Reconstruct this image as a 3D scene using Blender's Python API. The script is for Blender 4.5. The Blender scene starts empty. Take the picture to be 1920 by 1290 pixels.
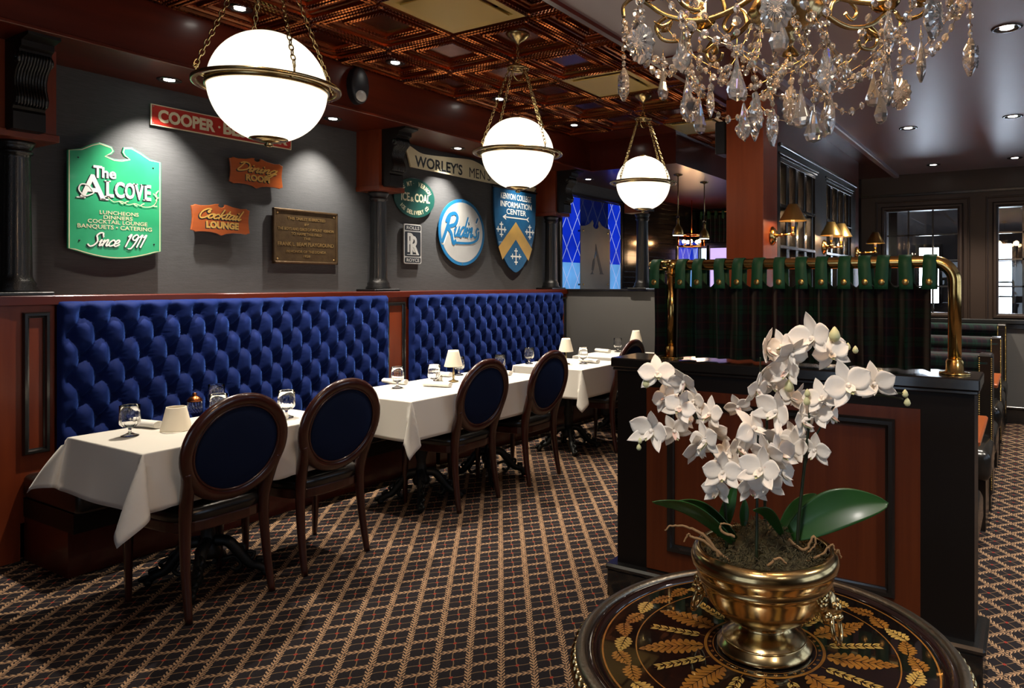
import bpy, math, random
from mathutils import Vector, Matrix
PI = math.pi
rnd = random.Random(7)
SC = bpy.context.scene
COL = SC.collection

# ---------------------------------------------------------------- camera, world, exposure
cam = bpy.data.cameras.new('camera'); cam_ob = bpy.data.objects.new('camera', cam); COL.objects.link(cam_ob)
cam.sensor_width = 36.0; cam.lens = 24.92; cam.shift_x = -0.1042; cam.shift_y = -0.0589
cam.clip_start = 0.05; cam.clip_end = 60
cam_ob.location = (0, 0, 1.48); cam_ob.rotation_euler = (PI/2, 0, math.radians(30.08))
SC.camera = cam_ob
SC.view_settings.view_transform = 'Standard'; SC.view_settings.look = 'None'
SC.view_settings.exposure = 0.75; SC.view_settings.gamma = 1.0; SC.view_settings.use_curve_mapping = False
w = bpy.data.worlds.new('world'); SC.world = w; w.use_nodes = True
w.node_tree.nodes['Background'].inputs[0].default_value = (0.55, 0.68, 0.9, 1)
w.node_tree.nodes['Background'].inputs[1].default_value = 1.0
SC.cycles.use_denoising = True
SC.cycles.max_bounces = 8; SC.cycles.glossy_bounces = 4; SC.cycles.transmission_bounces = 8
SC.cycles.transparent_max_bounces = 8; SC.cycles.diffuse_bounces = 3
SC.cycles.caustics_reflective = False; SC.cycles.caustics_refractive = False
SC.cycles.sample_clamp_indirect = 8.0; SC.cycles.blur_glossy = 0.5

# room dimensions
XW = -4.88; XR = 2.6; YB = -2.2; YF = 8.6; YBAR = 11.2
ZC = 3.08; ZS = 2.75; ZG = 2.72; XS = -4.29
LIGHTS = []
def spot(loc, tgt, power, ang=70, blend=.6, col=(1, .86, .68), r=.03, parent=None):
    l = bpy.data.lights.new('spot', 'SPOT'); l.energy = power; l.spot_size = math.radians(ang); l.spot_blend = blend
    l.color = col; l.shadow_soft_size = r
    o = bpy.data.objects.new('lamp_beam', l); COL.objects.link(o); o.location = loc
    d = Vector(tgt) - Vector(loc); o.rotation_euler = d.to_track_quat('-Z', 'Y').to_euler()
    return o
def point(loc, power, col=(1, .8, .55), r=.03):
    l = bpy.data.lights.new('bulb', 'POINT'); l.energy = power; l.color = col; l.shadow_soft_size = r
    o = bpy.data.objects.new('bulb_light', l); COL.objects.link(o); o.location = loc
    return o

# ---------------------------------------------------------------- node helpers
class S:
    nt = None
    def __init__(s, v): s.v = v
    @staticmethod
    def m(op, a, b=None, c=None):
        n = S.nt.nodes.new('ShaderNodeMath'); n.operation = op
        for i, x in enumerate((a, b, c)):
            if x is None: continue
            if isinstance(x, S): S.nt.links.new(x.v, n.inputs[i])
            else: n.inputs[i].default_value = x
        return S(n.outputs[0])
    def __add__(s, o): return S.m('ADD', s, o)
    def __radd__(s, o): return S.m('ADD', o, s)
    def __sub__(s, o): return S.m('SUBTRACT', s, o)
    def __rsub__(s, o): return S.m('SUBTRACT', o, s)
    def __mul__(s, o): return S.m('MULTIPLY', s, o)
    def __rmul__(s, o): return S.m('MULTIPLY', o, s)
    def __truediv__(s, o): return S.m('DIVIDE', s, o)
    def lt(s, o): return S.m('LESS_THAN', s, o)
    def gt(s, o): return S.m('GREATER_THAN', s, o)
    def abs(s): return S.m('ABSOLUTE', s)
    def fract(s): return S.m('FRACT', s)
    def max(s, o): return S.m('MAXIMUM', s, o)
    def min(s, o): return S.m('MINIMUM', s, o)
    def sin(s): return S.m('SINE', s)

MATS = {}
def mat(name, col, rough=.5, metal=0, coat=0, coat_r=.05, sheen=0, var=0, vscale=(6, 6, 6), vcol=None, bump=0, bscale=60,
        trans=0, ior=1.45, emit=None, es=0, alpha=1, spec=.5, sss=0, brush=None, detail=3, cust=None):
    m = bpy.data.materials.new(name); m.use_nodes = True; nt = m.node_tree; b = nt.nodes['Principled BSDF']
    I = b.inputs
    I['Base Color'].default_value = (*col, 1); I['Roughness'].default_value = rough; I['Metallic'].default_value = metal
    I['Coat Weight'].default_value = coat; I['Coat Roughness'].default_value = coat_r
    I['Sheen Weight'].default_value = sheen; I['Transmission Weight'].default_value = trans; I['IOR'].default_value = ior
    I['Specular IOR Level'].default_value = spec; I['Alpha'].default_value = alpha
    if sss: I['Subsurface Weight'].default_value = sss; I['Subsurface Radius'].default_value = (.02, .02, .02)
    if emit: I['Emission Color'].default_value = (*emit, 1); I['Emission Strength'].default_value = es
    tc = nt.nodes.new('ShaderNodeTexCoord')
    if var:
        mp = nt.nodes.new('ShaderNodeMapping'); mp.inputs['Scale'].default_value = vscale
        nt.links.new(tc.outputs['Object'], mp.inputs[0])
        nz = nt.nodes.new('ShaderNodeTexNoise'); nz.inputs['Scale'].default_value = 1; nz.inputs['Detail'].default_value = detail
        nt.links.new(mp.outputs[0], nz.inputs[0])
        rp = nt.nodes.new('ShaderNodeValToRGB'); rp.color_ramp.elements[0].position = .5 - var/2; rp.color_ramp.elements[1].position = .5 + var/2
        v2 = vcol or tuple(c*.45 for c in col)
        rp.color_ramp.elements[0].color = (*v2, 1); rp.color_ramp.elements[1].color = (*col, 1)
        nt.links.new(nz.outputs[0], rp.inputs[0]); nt.links.new(rp.outputs[0], I['Base Color'])
    if bump:
        nb = nt.nodes.new('ShaderNodeTexNoise'); nb.inputs['Detail'].default_value = 2
        mp = nt.nodes.new('ShaderNodeMapping'); mp.inputs['Scale'].default_value = brush or (bscale,)*3
        nt.links.new(tc.outputs['Object'], mp.inputs[0]); nt.links.new(mp.outputs[0], nb.inputs[0]); nb.inputs['Scale'].default_value = 1
        bp = nt.nodes.new('ShaderNodeBump'); bp.inputs['Strength'].default_value = bump; bp.inputs['Distance'].default_value = .002
        nt.links.new(nb.outputs[0], bp.inputs['Height']); nt.links.new(bp.outputs[0], I['Normal'])
    if cust: S.nt = nt; cust(nt, b, tc)
    MATS[name] = m
    return m

def mixc(nt, fac, a, b):
    n = nt.nodes.new('ShaderNodeMix'); n.data_type = 'RGBA'
    nt.links.new(fac.v, n.inputs[0])
    for sock, x in ((n.inputs[6], a), (n.inputs[7], b)):
        if isinstance(x, tuple): sock.default_value = (*x, 1)
        else: nt.links.new(x, sock)
    return n.outputs[2]
def xyz(nt, out):
    s = nt.nodes.new('ShaderNodeSeparateXYZ'); nt.links.new(out, s.inputs[0])
    return S(s.outputs[0]), S(s.outputs[1]), S(s.outputs[2])
def noise(nt, out, scale, detail=2):
    n = nt.nodes.new('ShaderNodeTexNoise'); n.inputs['Scale'].default_value = scale; n.inputs['Detail'].default_value = detail
    nt.links.new(out, n.inputs[0]); return S(n.outputs[0])

def carpet(nt, b, tc):
    x, y, z = xyz(nt, tc.outputs['Object'])
    a1, a2 = math.radians(129.6), math.radians(49.9)
    wob = noise(nt, tc.outputs['Object'], 40)*.08 - .04
    s = (x*(-math.sin(a1)) + y*math.cos(a1))/.1245 + .04
    t = (x*(-math.sin(a2)) + y*math.cos(a2))/.127 + .09
    def leafy(u, v, w_, f):
        a = ((u + .5 + wob).fract() - .5).abs()
        ph = (v*f - a*9.0).fract()
        gap = ((v.fract() - .5).abs()).lt(.43)
        leaf = a.lt(w_)*ph.lt(.52)*gap*a.gt(.012)
        stem = a.lt(.010)
        return leaf.max(stem)
    def thin(u, v):
        a = ((u + (v*2*PI*1.0).sin()*.03).fract() - .5).abs()
        return a.lt(.016)
    l = leafy(s, t, .110, 6.0).max(leafy(t, s, .095, 6.0))
    th = thin(s, t).max(thin(t, s))
    rs = ((s.fract() - .5).abs()).lt(.05)*((t.fract() - .5).abs()).lt(.05)
    n = noise(nt, tc.outputs['Object'], 220)
    dark = mixc(nt, n, (.006, .005, .006), (.022, .018, .021))
    gold = mixc(nt, n, (.22, .125, .065), (.50, .32, .19))
    c = mixc(nt, th, dark, (.16, .10, .055))
    c = mixc(nt, rs, c, (.25, .03, .02))
    c = mixc(nt, l, c, gold)
    nt.links.new(c, b.inputs['Base Color'])
    bp = nt.nodes.new('ShaderNodeBump'); bp.inputs['Strength'].default_value = .6; bp.inputs['Distance'].default_value = .003
    nt.links.new(n.v, bp.inputs['Height']); nt.links.new(bp.outputs[0], b.inputs['Normal'])
def tartan(nt, b, tc):
    x, y, z = xyz(nt, tc.outputs['Object'])
    def st(u, lo, hi): f = (u/.115).fract(); return f.gt(lo)*f.lt(hi)
    ux = x + y*.6; uz = z
    g = (st(ux, .05, .40)*.5 + st(uz, .05, .40)*.5)
    k = (st(ux, .20, .235).max(st(uz, .20, .235)))
    r = (st(ux, .66, .72).max(st(uz, .66, .72)))
    c = mixc(nt, g, (.004, .0025, .006), (.0015, .022, .013))
    c = mixc(nt, r*.5, c, (.030, .006, .008))
    c = mixc(nt, k*.8, c, (.001, .002, .002))
    nt.links.new(c, b.inputs['Base Color'])
def brickdark(nt, b, tc):
    n = nt.nodes.new('ShaderNodeTexBrick'); mp = nt.nodes.new('ShaderNodeMapping'); mp.inputs['Rotation'].default_value = (PI/2, 0, 0)
    nt.links.new(tc.outputs['Object'], mp.inputs[0]); nt.links.new(mp.outputs[0], n.inputs[0])
    n.inputs['Color1'].default_value = (.006, .005, .005, 1); n.inputs['Color2'].default_value = (.012, .009, .008, 1)
    n.inputs['Mortar'].default_value = (.0, .0, .0, 1); n.inputs['Scale'].default_value = 1; n.inputs['Brick Width'].default_value = .15
    n.inputs['Row Height'].default_value = .075; n.inputs['Mortar Size'].default_value = .004
    nt.links.new(n.outputs[0], b.inputs['Base Color'])
    bp = nt.nodes.new('ShaderNodeBump'); bp.invert = True; bp.inputs['Strength'].default_value = .6; bp.inputs['Distance'].default_value = .004
    nt.links.new(n.outputs[1], bp.inputs['Height']); nt.links.new(bp.outputs[0], b.inputs['Normal'])
def stained(nt, b, tc):
    x, y, z = xyz(nt, tc.outputs['Object'])
    y = y + 7.75; z = z + 1.1
    u = ((y*4.2 + z*2.6).fract() - .5).abs().gt(.475); v = ((y*4.2 - z*2.6).fract() - .5).abs().gt(.475)
    lead = u.max(v)
    up = z.gt(1.74)
    n = noise(nt, tc.outputs['Object'], 3)
    col = mixc(nt, up, (.07, .20, .42), (.002, .014, .30))
    col = mixc(nt, lead, col, (.22, .26, .45))
    # frosted panes lit by the day outside, dimmer in the middle
    mid = (y - 7.78).abs().gt(.34)
    st = mid*1.0*(.25 + n*.7) + .03
    nt.links.new(col, b.inputs['Emission Color']); nt.links.new((st*1.5).v, b.inputs['Emission Strength'])

mat('carpet', (.02, .02, .02), .95, spec=.15, cust=carpet)
mat('wall_fabric', (.080, .080, .081), .8, var=.5, vscale=(3, 14, 300), vcol=(.056, .056, .057), bump=.5, brush=(60, 60, 600), spec=.25)
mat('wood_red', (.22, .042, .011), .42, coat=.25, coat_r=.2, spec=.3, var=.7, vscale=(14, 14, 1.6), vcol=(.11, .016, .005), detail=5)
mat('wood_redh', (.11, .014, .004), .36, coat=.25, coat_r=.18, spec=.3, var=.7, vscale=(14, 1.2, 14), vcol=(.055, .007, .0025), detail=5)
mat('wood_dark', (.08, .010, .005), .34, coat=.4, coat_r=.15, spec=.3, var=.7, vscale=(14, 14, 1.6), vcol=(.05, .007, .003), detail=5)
mat('chair_wood', (.050, .010, .006), .28, coat=.55, coat_r=.08, var=.7, vscale=(30, 30, 3), vcol=(.022, .005, .003))
mat('pillar_wood', (.26, .052, .013), .42, coat=.25, coat_r=.2, spec=.3, var=.7, vscale=(22, 22, 1.6), vcol=(.17, .033, .008), detail=5)
mat('partition_wood', (.150, .036, .009), .40, coat=.25, coat_r=.2, spec=.3, var=.7, vscale=(40, 30, 1.6), vcol=(.085, .018, .005), detail=5)
mat('velvet', (.005, .016, .105), .75, sheen=.7, spec=.15, var=.5, vscale=(8, 8, 8), vcol=(.004, .012, .08), bump=.15, bscale=150)
MATS['velvet'].node_tree.nodes['Principled BSDF'].inputs['Sheen Tint'].default_value = (.10, .25, 1, 1)
MATS['velvet'].node_tree.nodes['Principled BSDF'].inputs['Sheen Roughness'].default_value = .35
mat('chair_fabric', (.0035, .0075, .024), .8, sheen=.15, spec=.15, bump=.15, bscale=300)
MATS['chair_fabric'].node_tree.nodes['Principled BSDF'].inputs['Sheen Tint'].default_value = (.10, .25, 1, 1)
mat('vinyl', (.012, .011, .010), .25, bump=.12, bscale=180, spec=.6)
mat('black_paint', (.007, .005, .004), .45, spec=.3)
mat('black_trim', (.012, .012, .012), .22, coat=.6, coat_r=.1)
mat('black_iron', (.003, .003, .003), .32, coat=.15, coat_r=.08, bump=1.0, bscale=170, spec=.7)
mat('cast_iron', (.006, .007, .006), .5, metal=.2, bump=.6, bscale=90)
mat('cloth_white', (.72, .69, .63), .85, spec=.15, bump=.12, bscale=500, sheen=.2)
mat('napkin', (.80, .78, .74), .9, spec=.1, bump=.3, bscale=300)
mat('shade_cloth', (.85, .78, .64), .8, spec=.2, emit=(1, .78, .5), es=.05)  # slight emission put into the cloth brightens the unlit lamp shades
mat('brass', (.74, .50, .18), .17, metal=1, var=.6, vscale=(9, 9, 9), vcol=(.50, .31, .10), bump=.06, bscale=30)
mat('urn_brass', (.66, .50, .25), .20, metal=1, var=.8, vscale=(22, 22, 22), vcol=(.42, .28, .12), bump=.12, bscale=40)
mat('antique', (.56, .42, .20), .26, metal=1, var=.5, vscale=(20, 20, 20), vcol=(.26, .19, .09))
mat('copper', (.42, .135, .045), .27, metal=1, var=.7, vscale=(5, 5, 5), vcol=(.20, .055, .018))
mat('gold_paint', (.56, .38, .11), .42, metal=.55, spec=.5)
mat('glass', (1, 1, 1), .0, trans=1, ior=1.48)
mat('thin_glass', (1, 1, 1), .0, trans=1, ior=1.38, spec=1.0)
mat('crystal', (1, .97, .93), .0, trans=.86, ior=1.55, spec=.8)
mat('shade_brass', (.62, .40, .13), .30, metal=.88, spec=.6)
mat('opal', (1, .96, .88), .25, emit=(1, .91, .72), es=.78)
mat('lens', (1, 1, 1), .3, emit=(1, .95, .85), es=14)
mat('bulb_warm', (1, .9, .7), .3, emit=(1, .55, .22), es=50)
mat('grey_ceiling', (.30, .27, .29), .36, spec=.6)
mat('dark_wall', (.024, .0135, .009), .45, coat=.1, coat_r=.25, bump=.2, bscale=60)
mat('wallpaper', (.11, .105, .10), .75, bump=.5, bscale=200)
mat('booth_black', (.010, .008, .007), .28, coat=.3, coat_r=.15)
mat('tartan', (.02, .02, .02), .85, sheen=.15, spec=.15, cust=tartan)
mat('green_leather', (.010, .085, .038), .55, bump=.2, bscale=250)
mat('rivet', (.55, .38, .13), .3, metal=1)
mat('tile_black', (.01, .01, .01), .15, cust=brickdark)
mat('stained_glass', (.01, .02, .1), .1, cust=stained, emit=(0, 0, 1), es=1)
mat('daylight', (.5, .6, .7), .4, emit=(.62, .78, 1.0), es=1.2)
mat('daylight_strong', (.5, .6, .7), .4, emit=(.72, .84, 1.0), es=10.0)
mat('lavender', (.5, .5, .7), .4, emit=(.62, .45, .95), es=.62)
mat('steel', (.20, .17, .135), .42, metal=1, var=.8, vscale=(8, 2, 2), vcol=(.11, .10, .09))
mat('sign_green', (.030, .36, .16), .4, var=.7, vscale=(6, 6, 6), vcol=(.010, .24, .09), coat=.3)
mat('sign_dkgreen', (.005, .055, .042), .4, coat=.3)
mat('sign_red', (.42, .022, .010), .4, coat=.3, var=.6, vscale=(9, 9, 9), vcol=(.30, .012, .006))
mat('sign_cream', (.62, .55, .36), .45)
mat('sign_gold', (.60, .34, .07), .4, var=.7, vscale=(8, 8, 8), vcol=(.42, .26, .07))
mat('sign_white', (.76, .74, .68), .5)
mat('sign_wood', (.40, .095, .018), .3, coat=.6, var=.7, vscale=(9, 2, 30), vcol=(.25, .050, .012))
mat('sign_blue', (.010, .105, .24), .4, coat=.2, var=.6, vscale=(9, 9, 9), vcol=(.006, .06, .15))
mat('sign_ltblue', (.01, .13, .30), .45)
mat('sign_silver', (.52, .50, .46), .42, metal=.3, var=.5, vscale=(5, 5, 5), vcol=(.44, .42, .38))
mat('sign_black', (.012, .014, .018), .4)
mat('bronze', (.12, .075, .035), .42, metal=.7, var=.6, vscale=(20, 20, 20), vcol=(.07, .04, .02), bump=.5, bscale=120)
mat('bronze_hi', (.50, .32, .13), .35, metal=.9)
mat('lacquer', (.006, .004, .004), .06, coat=1, coat_r=.02, spec=.6)
mat('rim_lacquer', (.012, .006, .006), .10, coat=1, coat_r=.03)
mat('leaf_gold', (.36, .17, .025), .30, coat=1, coat_r=.02, var=.8, vscale=(45, 45, 45), vcol=(.16, .045, .008))
mat('leaf_gold_pale', (.46, .30, .075), .30, coat=1, coat_r=.02)
mat('pewter', (.28, .25, .20), .35, metal=1, bump=.5, bscale=150)
mat('petal', (.95, .87, .77), .55, sss=.2, spec=.3)
mat('petal_pink', (.86, .58, .48), .5)
mat('petal_green', (.66, .66, .36), .5)
mat('leaf_green', (.018, .085, .012), .38, coat=.1, coat_r=.15, var=.5, vscale=(12, 12, 12), vcol=(.012, .055, .010))
mat('stem_dark', (.02, .028, .012), .35)
mat('root', (.34, .19, .08), .7)
mat('moss', (.11, .095, .040), .95, var=.7, vscale=(60, 60, 60), vcol=(.03, .018, .010))
mat('candle', (.85, .83, .78), .5)
mat('orange_wood', (.42, .10, .025), .3, coat=.8, coat_r=.08)
mat('plastic_clear', (.5, .48, .44), .15, spec=.8)

# ---------------------------------------------------------------- mesh builder
MW = {}
def lerp(a, b_, t): return a + (b_-a)*t
class B:
    def __init__(s): s.v = []; s.f = []; s.mi = []; s.sm = []; s.cur = 0; s.smooth = False
    def add(s, vs, fs, smooth=None, mi=None):
        o = len(s.v); s.v += [tuple(p) for p in vs]
        for f in fs:
            s.f.append(tuple(i + o for i in f)); s.mi.append(s.cur if mi is None else mi); s.sm.append(s.smooth if smooth is None else smooth)
        return s
    def box(s, x0, x1, y0, y1, z0, z1, bv=0, mi=None):
        if bv:
            xs = (x0, x1); ys = (y0, y1); zs = (z0, z1); vs = []; idx = {}
            for i in (0, 1):
                for j in (0, 1):
                    for k in (0, 1):
                        si, sj, sk = (1, -1)[i], (1, -1)[j], (1, -1)[k]
                        for ax in range(3):
                            p = [xs[i] + si*bv, ys[j] + sj*bv, zs[k] + sk*bv]; p[ax] = (xs, ys, zs)[ax][(i, j, k)[ax]]
                            idx[i, j, k, ax] = len(vs); vs.append(tuple(p))
            fs = []
            for ax in range(3):
                o1, o2 = [(1, 2), (2, 0), (0, 1)][ax]
                for sd in (0, 1):
                    q = []
                    for a_, b_ in ((0, 0), (1, 0), (1, 1), (0, 1)):
                        c_ = [0, 0, 0]; c_[ax] = sd; c_[o1] = a_; c_[o2] = b_; q.append(idx[(*c_, ax)])
                    fs.append(tuple(q if sd else q[::-1]))
            for ax in range(3):       # edges parallel to ax
                o1, o2 = [(1, 2), (2, 0), (0, 1)][ax]
                for a_ in (0, 1):
                    for b_ in (0, 1):
                        c0 = [0, 0, 0]; c0[o1] = a_; c0[o2] = b_; c1 = list(c0); c1[ax] = 1
                        fs.append((idx[(*c0, o1)], idx[(*c1, o1)], idx[(*c1, o2)], idx[(*c0, o2)]))
            for i in (0, 1):
                for j in (0, 1):
                    for k in (0, 1): fs.append(tuple(idx[i, j, k, a] for a in range(3)))
            return s.add(vs, fs, False, mi)
        vs = [(x, y, z) for x in (x0, x1) for y in (y0, y1) for z in (z0, z1)]
        return s.add(vs, [(0, 1, 3, 2), (4, 6, 7, 5), (0, 4, 5, 1), (2, 3, 7, 6), (0, 2, 6, 4), (1, 5, 7, 3)], False, mi)
    def tube(s, pts, rad, n=10, cap=True, mi=None, flat=None, up=None, closed=False):
        P = [Vector(p) for p in pts]; m = len(P)
        R = rad if isinstance(rad, (list, tuple)) else [rad]*m
        vs = []; N = None
        for i in range(m):
            if closed: t = (P[(i+1) % m] - P[i-1])
            else: t = (P[min(i+1, m-1)] - P[max(i-1, 0)])
            if t.length < 1e-9: t = Vector((0, 0, 1))
            t.normalize()
            if N is None:
                a = Vector(up) if up else (Vector((0, 0, 1)) if abs(t.z) < .9 else Vector((1, 0, 0)))
                N = (a - t*a.dot(t)).normalized()
            else:
                if up: a = Vector(up)
                else: a = N
                q = a - t*a.dot(t); N = q.normalized() if q.length > 1e-6 else N
            Bn = t.cross(N)
            fx = flat or (1, 1)
            for k in range(n):
                an = 2*PI*k/n; vs.append(P[i] + (N*math.cos(an)*fx[0] + Bn*math.sin(an)*fx[1])*R[i])
        fs = []
        for i in range(m if closed else m-1):
            j = (i+1) % m
            for k in range(n): fs.append((i*n+k, i*n+(k+1) % n, j*n+(k+1) % n, j*n+k))
        s.add(vs, fs, True, mi)
        if cap and not closed:
            o = len(s.v) - len(vs)
            s.f.append(tuple(o+k for k in range(n))[::-1]); s.mi.append(s.cur if mi is None else mi); s.sm.append(False)
            s.f.append(tuple(o+(m-1)*n+k for k in range(n))); s.mi.append(s.cur if mi is None else mi); s.sm.append(False)
        return s
    def cyl(s, p0, p1, r0, r1=None, n=16, cap=True, mi=None): return s.tube([p0, p1], [r0, r0 if r1 is None else r1], n, cap, mi)
    def lathe(s, prof, c=(0, 0, 0), n=28, mi=None, axis='z', mod=None, smooth=True, closed=False):
        vs = []
        for r, z in prof:
            for k in range(n):
                a = 2*PI*k/n; rr = r*(mod(a, z) if mod else 1)
                p = (rr*math.cos(a), rr*math.sin(a), z)
                if axis == 'x': p = (z, rr*math.cos(a), rr*math.sin(a))
                if axis == 'y': p = (rr*math.cos(a), z, rr*math.sin(a))
                vs.append((p[0]+c[0], p[1]+c[1], p[2]+c[2]))
        m = len(prof); fs = []
        for i in range(m if closed else m-1):
            for k in range(n): fs.append((i*n+k, i*n+(k+1) % n, ((i+1) % m)*n+(k+1) % n, ((i+1) % m)*n+k))
        if not closed:
            if prof[0][0] > 1e-5: fs.append(tuple(range(n))[::-1])
            if prof[-1][0] > 1e-5: fs.append(tuple((m-1)*n+k for k in range(n)))
        return s.add(vs, fs, smooth, mi)
    def sph(s, c, r, n=12, m=8, mi=None, sc=(1, 1, 1), smooth=True):
        pr = []
        vs = []
        for i in range(m+1):
            t = PI*i/m
            for k in range(n):
                a = 2*PI*k/n; vs.append((c[0]+r*sc[0]*math.sin(t)*math.cos(a), c[1]+r*sc[1]*math.sin(t)*math.sin(a), c[2]-r*sc[2]*math.cos(t)))
        fs = [(i*n+k, i*n+(k+1) % n, (i+1)*n+(k+1) % n, (i+1)*n+k) for i in range(m) for k in range(n)]
        return s.add(vs, fs, smooth, mi)
    def torus(s, c, R, r, n=24, m=8, nrm=(0, 0, 1), mi=None, flat=None, sx=1):
        q = Vector((0, 0, 1)).rotation_difference(Vector(nrm).normalized())
        pts = [Vector(c) + q @ Vector((R*math.cos(2*PI*k/n)*sx, R*math.sin(2*PI*k/n), 0)) for k in range(n)]
        return s.tube(pts, r, m, False, mi, flat, up=nrm, closed=True)
    def prism(s, poly, w0, w1, fn=None, mi=None, smooth=False):
        """poly (u, v) outline extruded from w0 to w1; fn maps (u, v, w) to a point"""
        fn = fn or (lambda u, v, w_: (u, v, w_)); n = len(poly)
        vs = [fn(u, v, w0) for u, v in poly] + [fn(u, v, w1) for u, v in poly]
        fs = [tuple(range(n))[::-1], tuple(range(n, 2*n))] + [(i, (i+1) % n, n+(i+1) % n, n+i) for i in range(n)]
        return s.add(vs, fs, smooth, mi)
    def grid(s, nu, nv, fn, smooth=True, mi=None, wrap=False):
        vs = [fn(i/(nu-1) if not wrap else i/nu, j/(nv-1)) for j in range(nv) for i in range(nu)]
        fs = [(j*nu+i, j*nu+(i+1) % nu, (j+1)*nu+(i+1) % nu, (j+1)*nu+i) for j in range(nv-1) for i in range(nu if wrap else nu-1)]
        return s.add(vs, fs, smooth, mi)
    def frame(s, ax, base, top, a0, a1, z0, z1, w_, mi=None):
        """mitred rectangular moulding lying on a wall: ax is the wall's normal axis, w_ the bar width (inwards)"""
        L = []
        for d, h in ((0, base), (.0, lerp(base, top, .5)), (.22*w_, top), (.62*w_, top), (.80*w_, lerp(base, top, .45)), (w_, lerp(base, top, .35)), (w_, base)):
            for a, z in ((a0+d, z0+d), (a1-d, z0+d), (a1-d, z1-d), (a0+d, z1-d)): L.append((h, a, z) if ax == 'x' else (a, h, z))
        return s.add(L, [(i*4+k, i*4+(k+1) % 4, (i+1)*4+(k+1) % 4, (i+1)*4+k) for i in range(6) for k in range(4)], False, mi)
    def xf(s, M_):
        s.v = [tuple(M_ @ Vector(p)) for p in s.v]; return s
    def join(s, o, M_=None, mi=None):
        return s.addraw([tuple(M_ @ Vector(p)) if M_ else p for p in o.v], o.f, o.mi if mi is None else [mi]*len(o.f), o.sm)
    def addraw(s, v, f, mi, sm):
        o = len(s.v); s.v += v; s.f += [tuple(i+o for i in q) for q in f]; s.mi += mi; s.sm += sm; return s
    def build(s, name, mats, parent=None, local=False, bevel=0, seg=2, subsurf=0, solid=0):
        me = bpy.data.meshes.new(name)
        vs = s.v
        if parent is not None and not local:
            inv = MW[parent.name].inverted(); vs = [tuple(inv @ Vector(p)) for p in vs]
        me.from_pydata([tuple(p) for p in vs], [], s.f)
        for m_ in ([mats] if isinstance(mats, str) else mats): me.materials.append(MATS[m_])
        me.polygons.foreach_set('material_index', s.mi); me.polygons.foreach_set('use_smooth', s.sm)
        me.update()
        ob = bpy.data.objects.new(name, me); COL.objects.link(ob)
        if parent is not None: ob.parent = parent; MW[ob.name] = MW[parent.name].copy()
        else: MW[ob.name] = Matrix.Identity(4)
        if solid:
            md = ob.modifiers.new('solid', 'SOLIDIFY'); md.thickness = solid; md.offset = 0
        if bevel and seg > 2: me.polygons.foreach_set('use_smooth', [True]*len(s.f))
        if bevel:
            md = ob.modifiers.new('bevel', 'BEVEL'); md.width = bevel; md.segments = seg; md.limit_method = 'ANGLE'
        if subsurf:
            md = ob.modifiers.new('sub', 'SUBSURF'); md.levels = subsurf; md.render_levels = subsurf
        return ob

def tag(o, label, cat, group=None):
    o['label'] = label; o['category'] = cat
    if group: o['group'] = group
    return o
def thing(name, label, cat, loc=(0, 0, 0), rz=0, group=None):
    o = bpy.data.objects.new(name, None); COL.objects.link(o); o.location = loc; o.rotation_euler = (0, 0, rz)
    o.empty_display_size = .05
    MW[o.name] = Matrix.Translation(loc) @ Matrix.Rotation(rz, 4, 'Z')
    return tag(o, label, cat, group)
def struct(name, b, m, parent=None, **k):
    o = b.build(name, m, parent, **k)
    if parent is None: o['kind'] = 'structure'
    return o
def sthing(name, loc=(0, 0, 0)):
    o = bpy.data.objects.new(name, None); COL.objects.link(o); o.location = loc; o['kind'] = 'structure'
    MW[o.name] = Matrix.Translation(loc); return o
def dup(root, loc, rz=None, label=None, group=None):
    """copy a thing with copies of its parts and sub-parts"""
    r = root.copy(); COL.objects.link(r); r.location = loc
    if rz is not None: r.rotation_euler = (0, 0, rz)
    if label: r['label'] = label
    if group: r['group'] = group
    for ch in list(root.children):
        c_ = ch.copy(); COL.objects.link(c_); c_.parent = r
        for g_ in list(ch.children):
            d_ = g_.copy(); COL.objects.link(d_); d_.parent = c_
    MW[r.name] = Matrix.Translation(loc) @ Matrix.Rotation(r.rotation_euler[2], 4, 'Z')
    return r
def cat_rom(pts, n=6, closed=False):
    P = [Vector(p) for p in pts]; out = []; m = len(P)
    rng = range(m if closed else m-1)
    for i in rng:
        if closed: a, b_, c_, d = P[i-1], P[i], P[(i+1) % m], P[(i+2) % m]
        else: a, b_, c_, d = P[max(i-1, 0)], P[i], P[i+1], P[min(i+2, m-1)]
        for k in range(n):
            t = k/n
            out.append(.5*((2*b_) + (c_-a)*t + (2*a-5*b_+4*c_-d)*t*t + (-a+3*b_-3*c_+d)*t**3))
    if not closed: out.append(P[-1])
    return out

# ================================================================ THE SETTING
b = B(); b.box(XW-.1, XR+.1, YB-.1, 11.3, -.05, 0); struct('floor', b, 'carpet')
b = B(); b.box(XW-.12, XW, YB-.1, 11.3, 0, 3.2); struct('wall_left', b, 'wall_fabric')
b = B(); b.box(XW-.1, XR+.1, YB-.12, YB, 0, 3.2); struct('wall_rear', b, 'wallpaper')
t = sthing('added_glow_door', (-1.0, YB, 0))  # added glowing door on the unseen rear wall, brightens brass reflections
b = B(); b.box(-1.9, -.1, YB+.0, YB+.02, .25, 2.05); b.build('glow_door_pane', 'daylight', t)
b = B()
for x in (-1.95, -1.45, -1.0, -.55, -.05): b.box(x-.06, x+.06, YB, YB+.06, 0, 2.15)
for z_ in (.12, 1.1, 2.1): b.box(-1.95, -.05, YB, YB+.055, z_-.08, z_+.08)
b.build('glow_door_frame', 'black_paint', t)
b = B()
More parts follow.
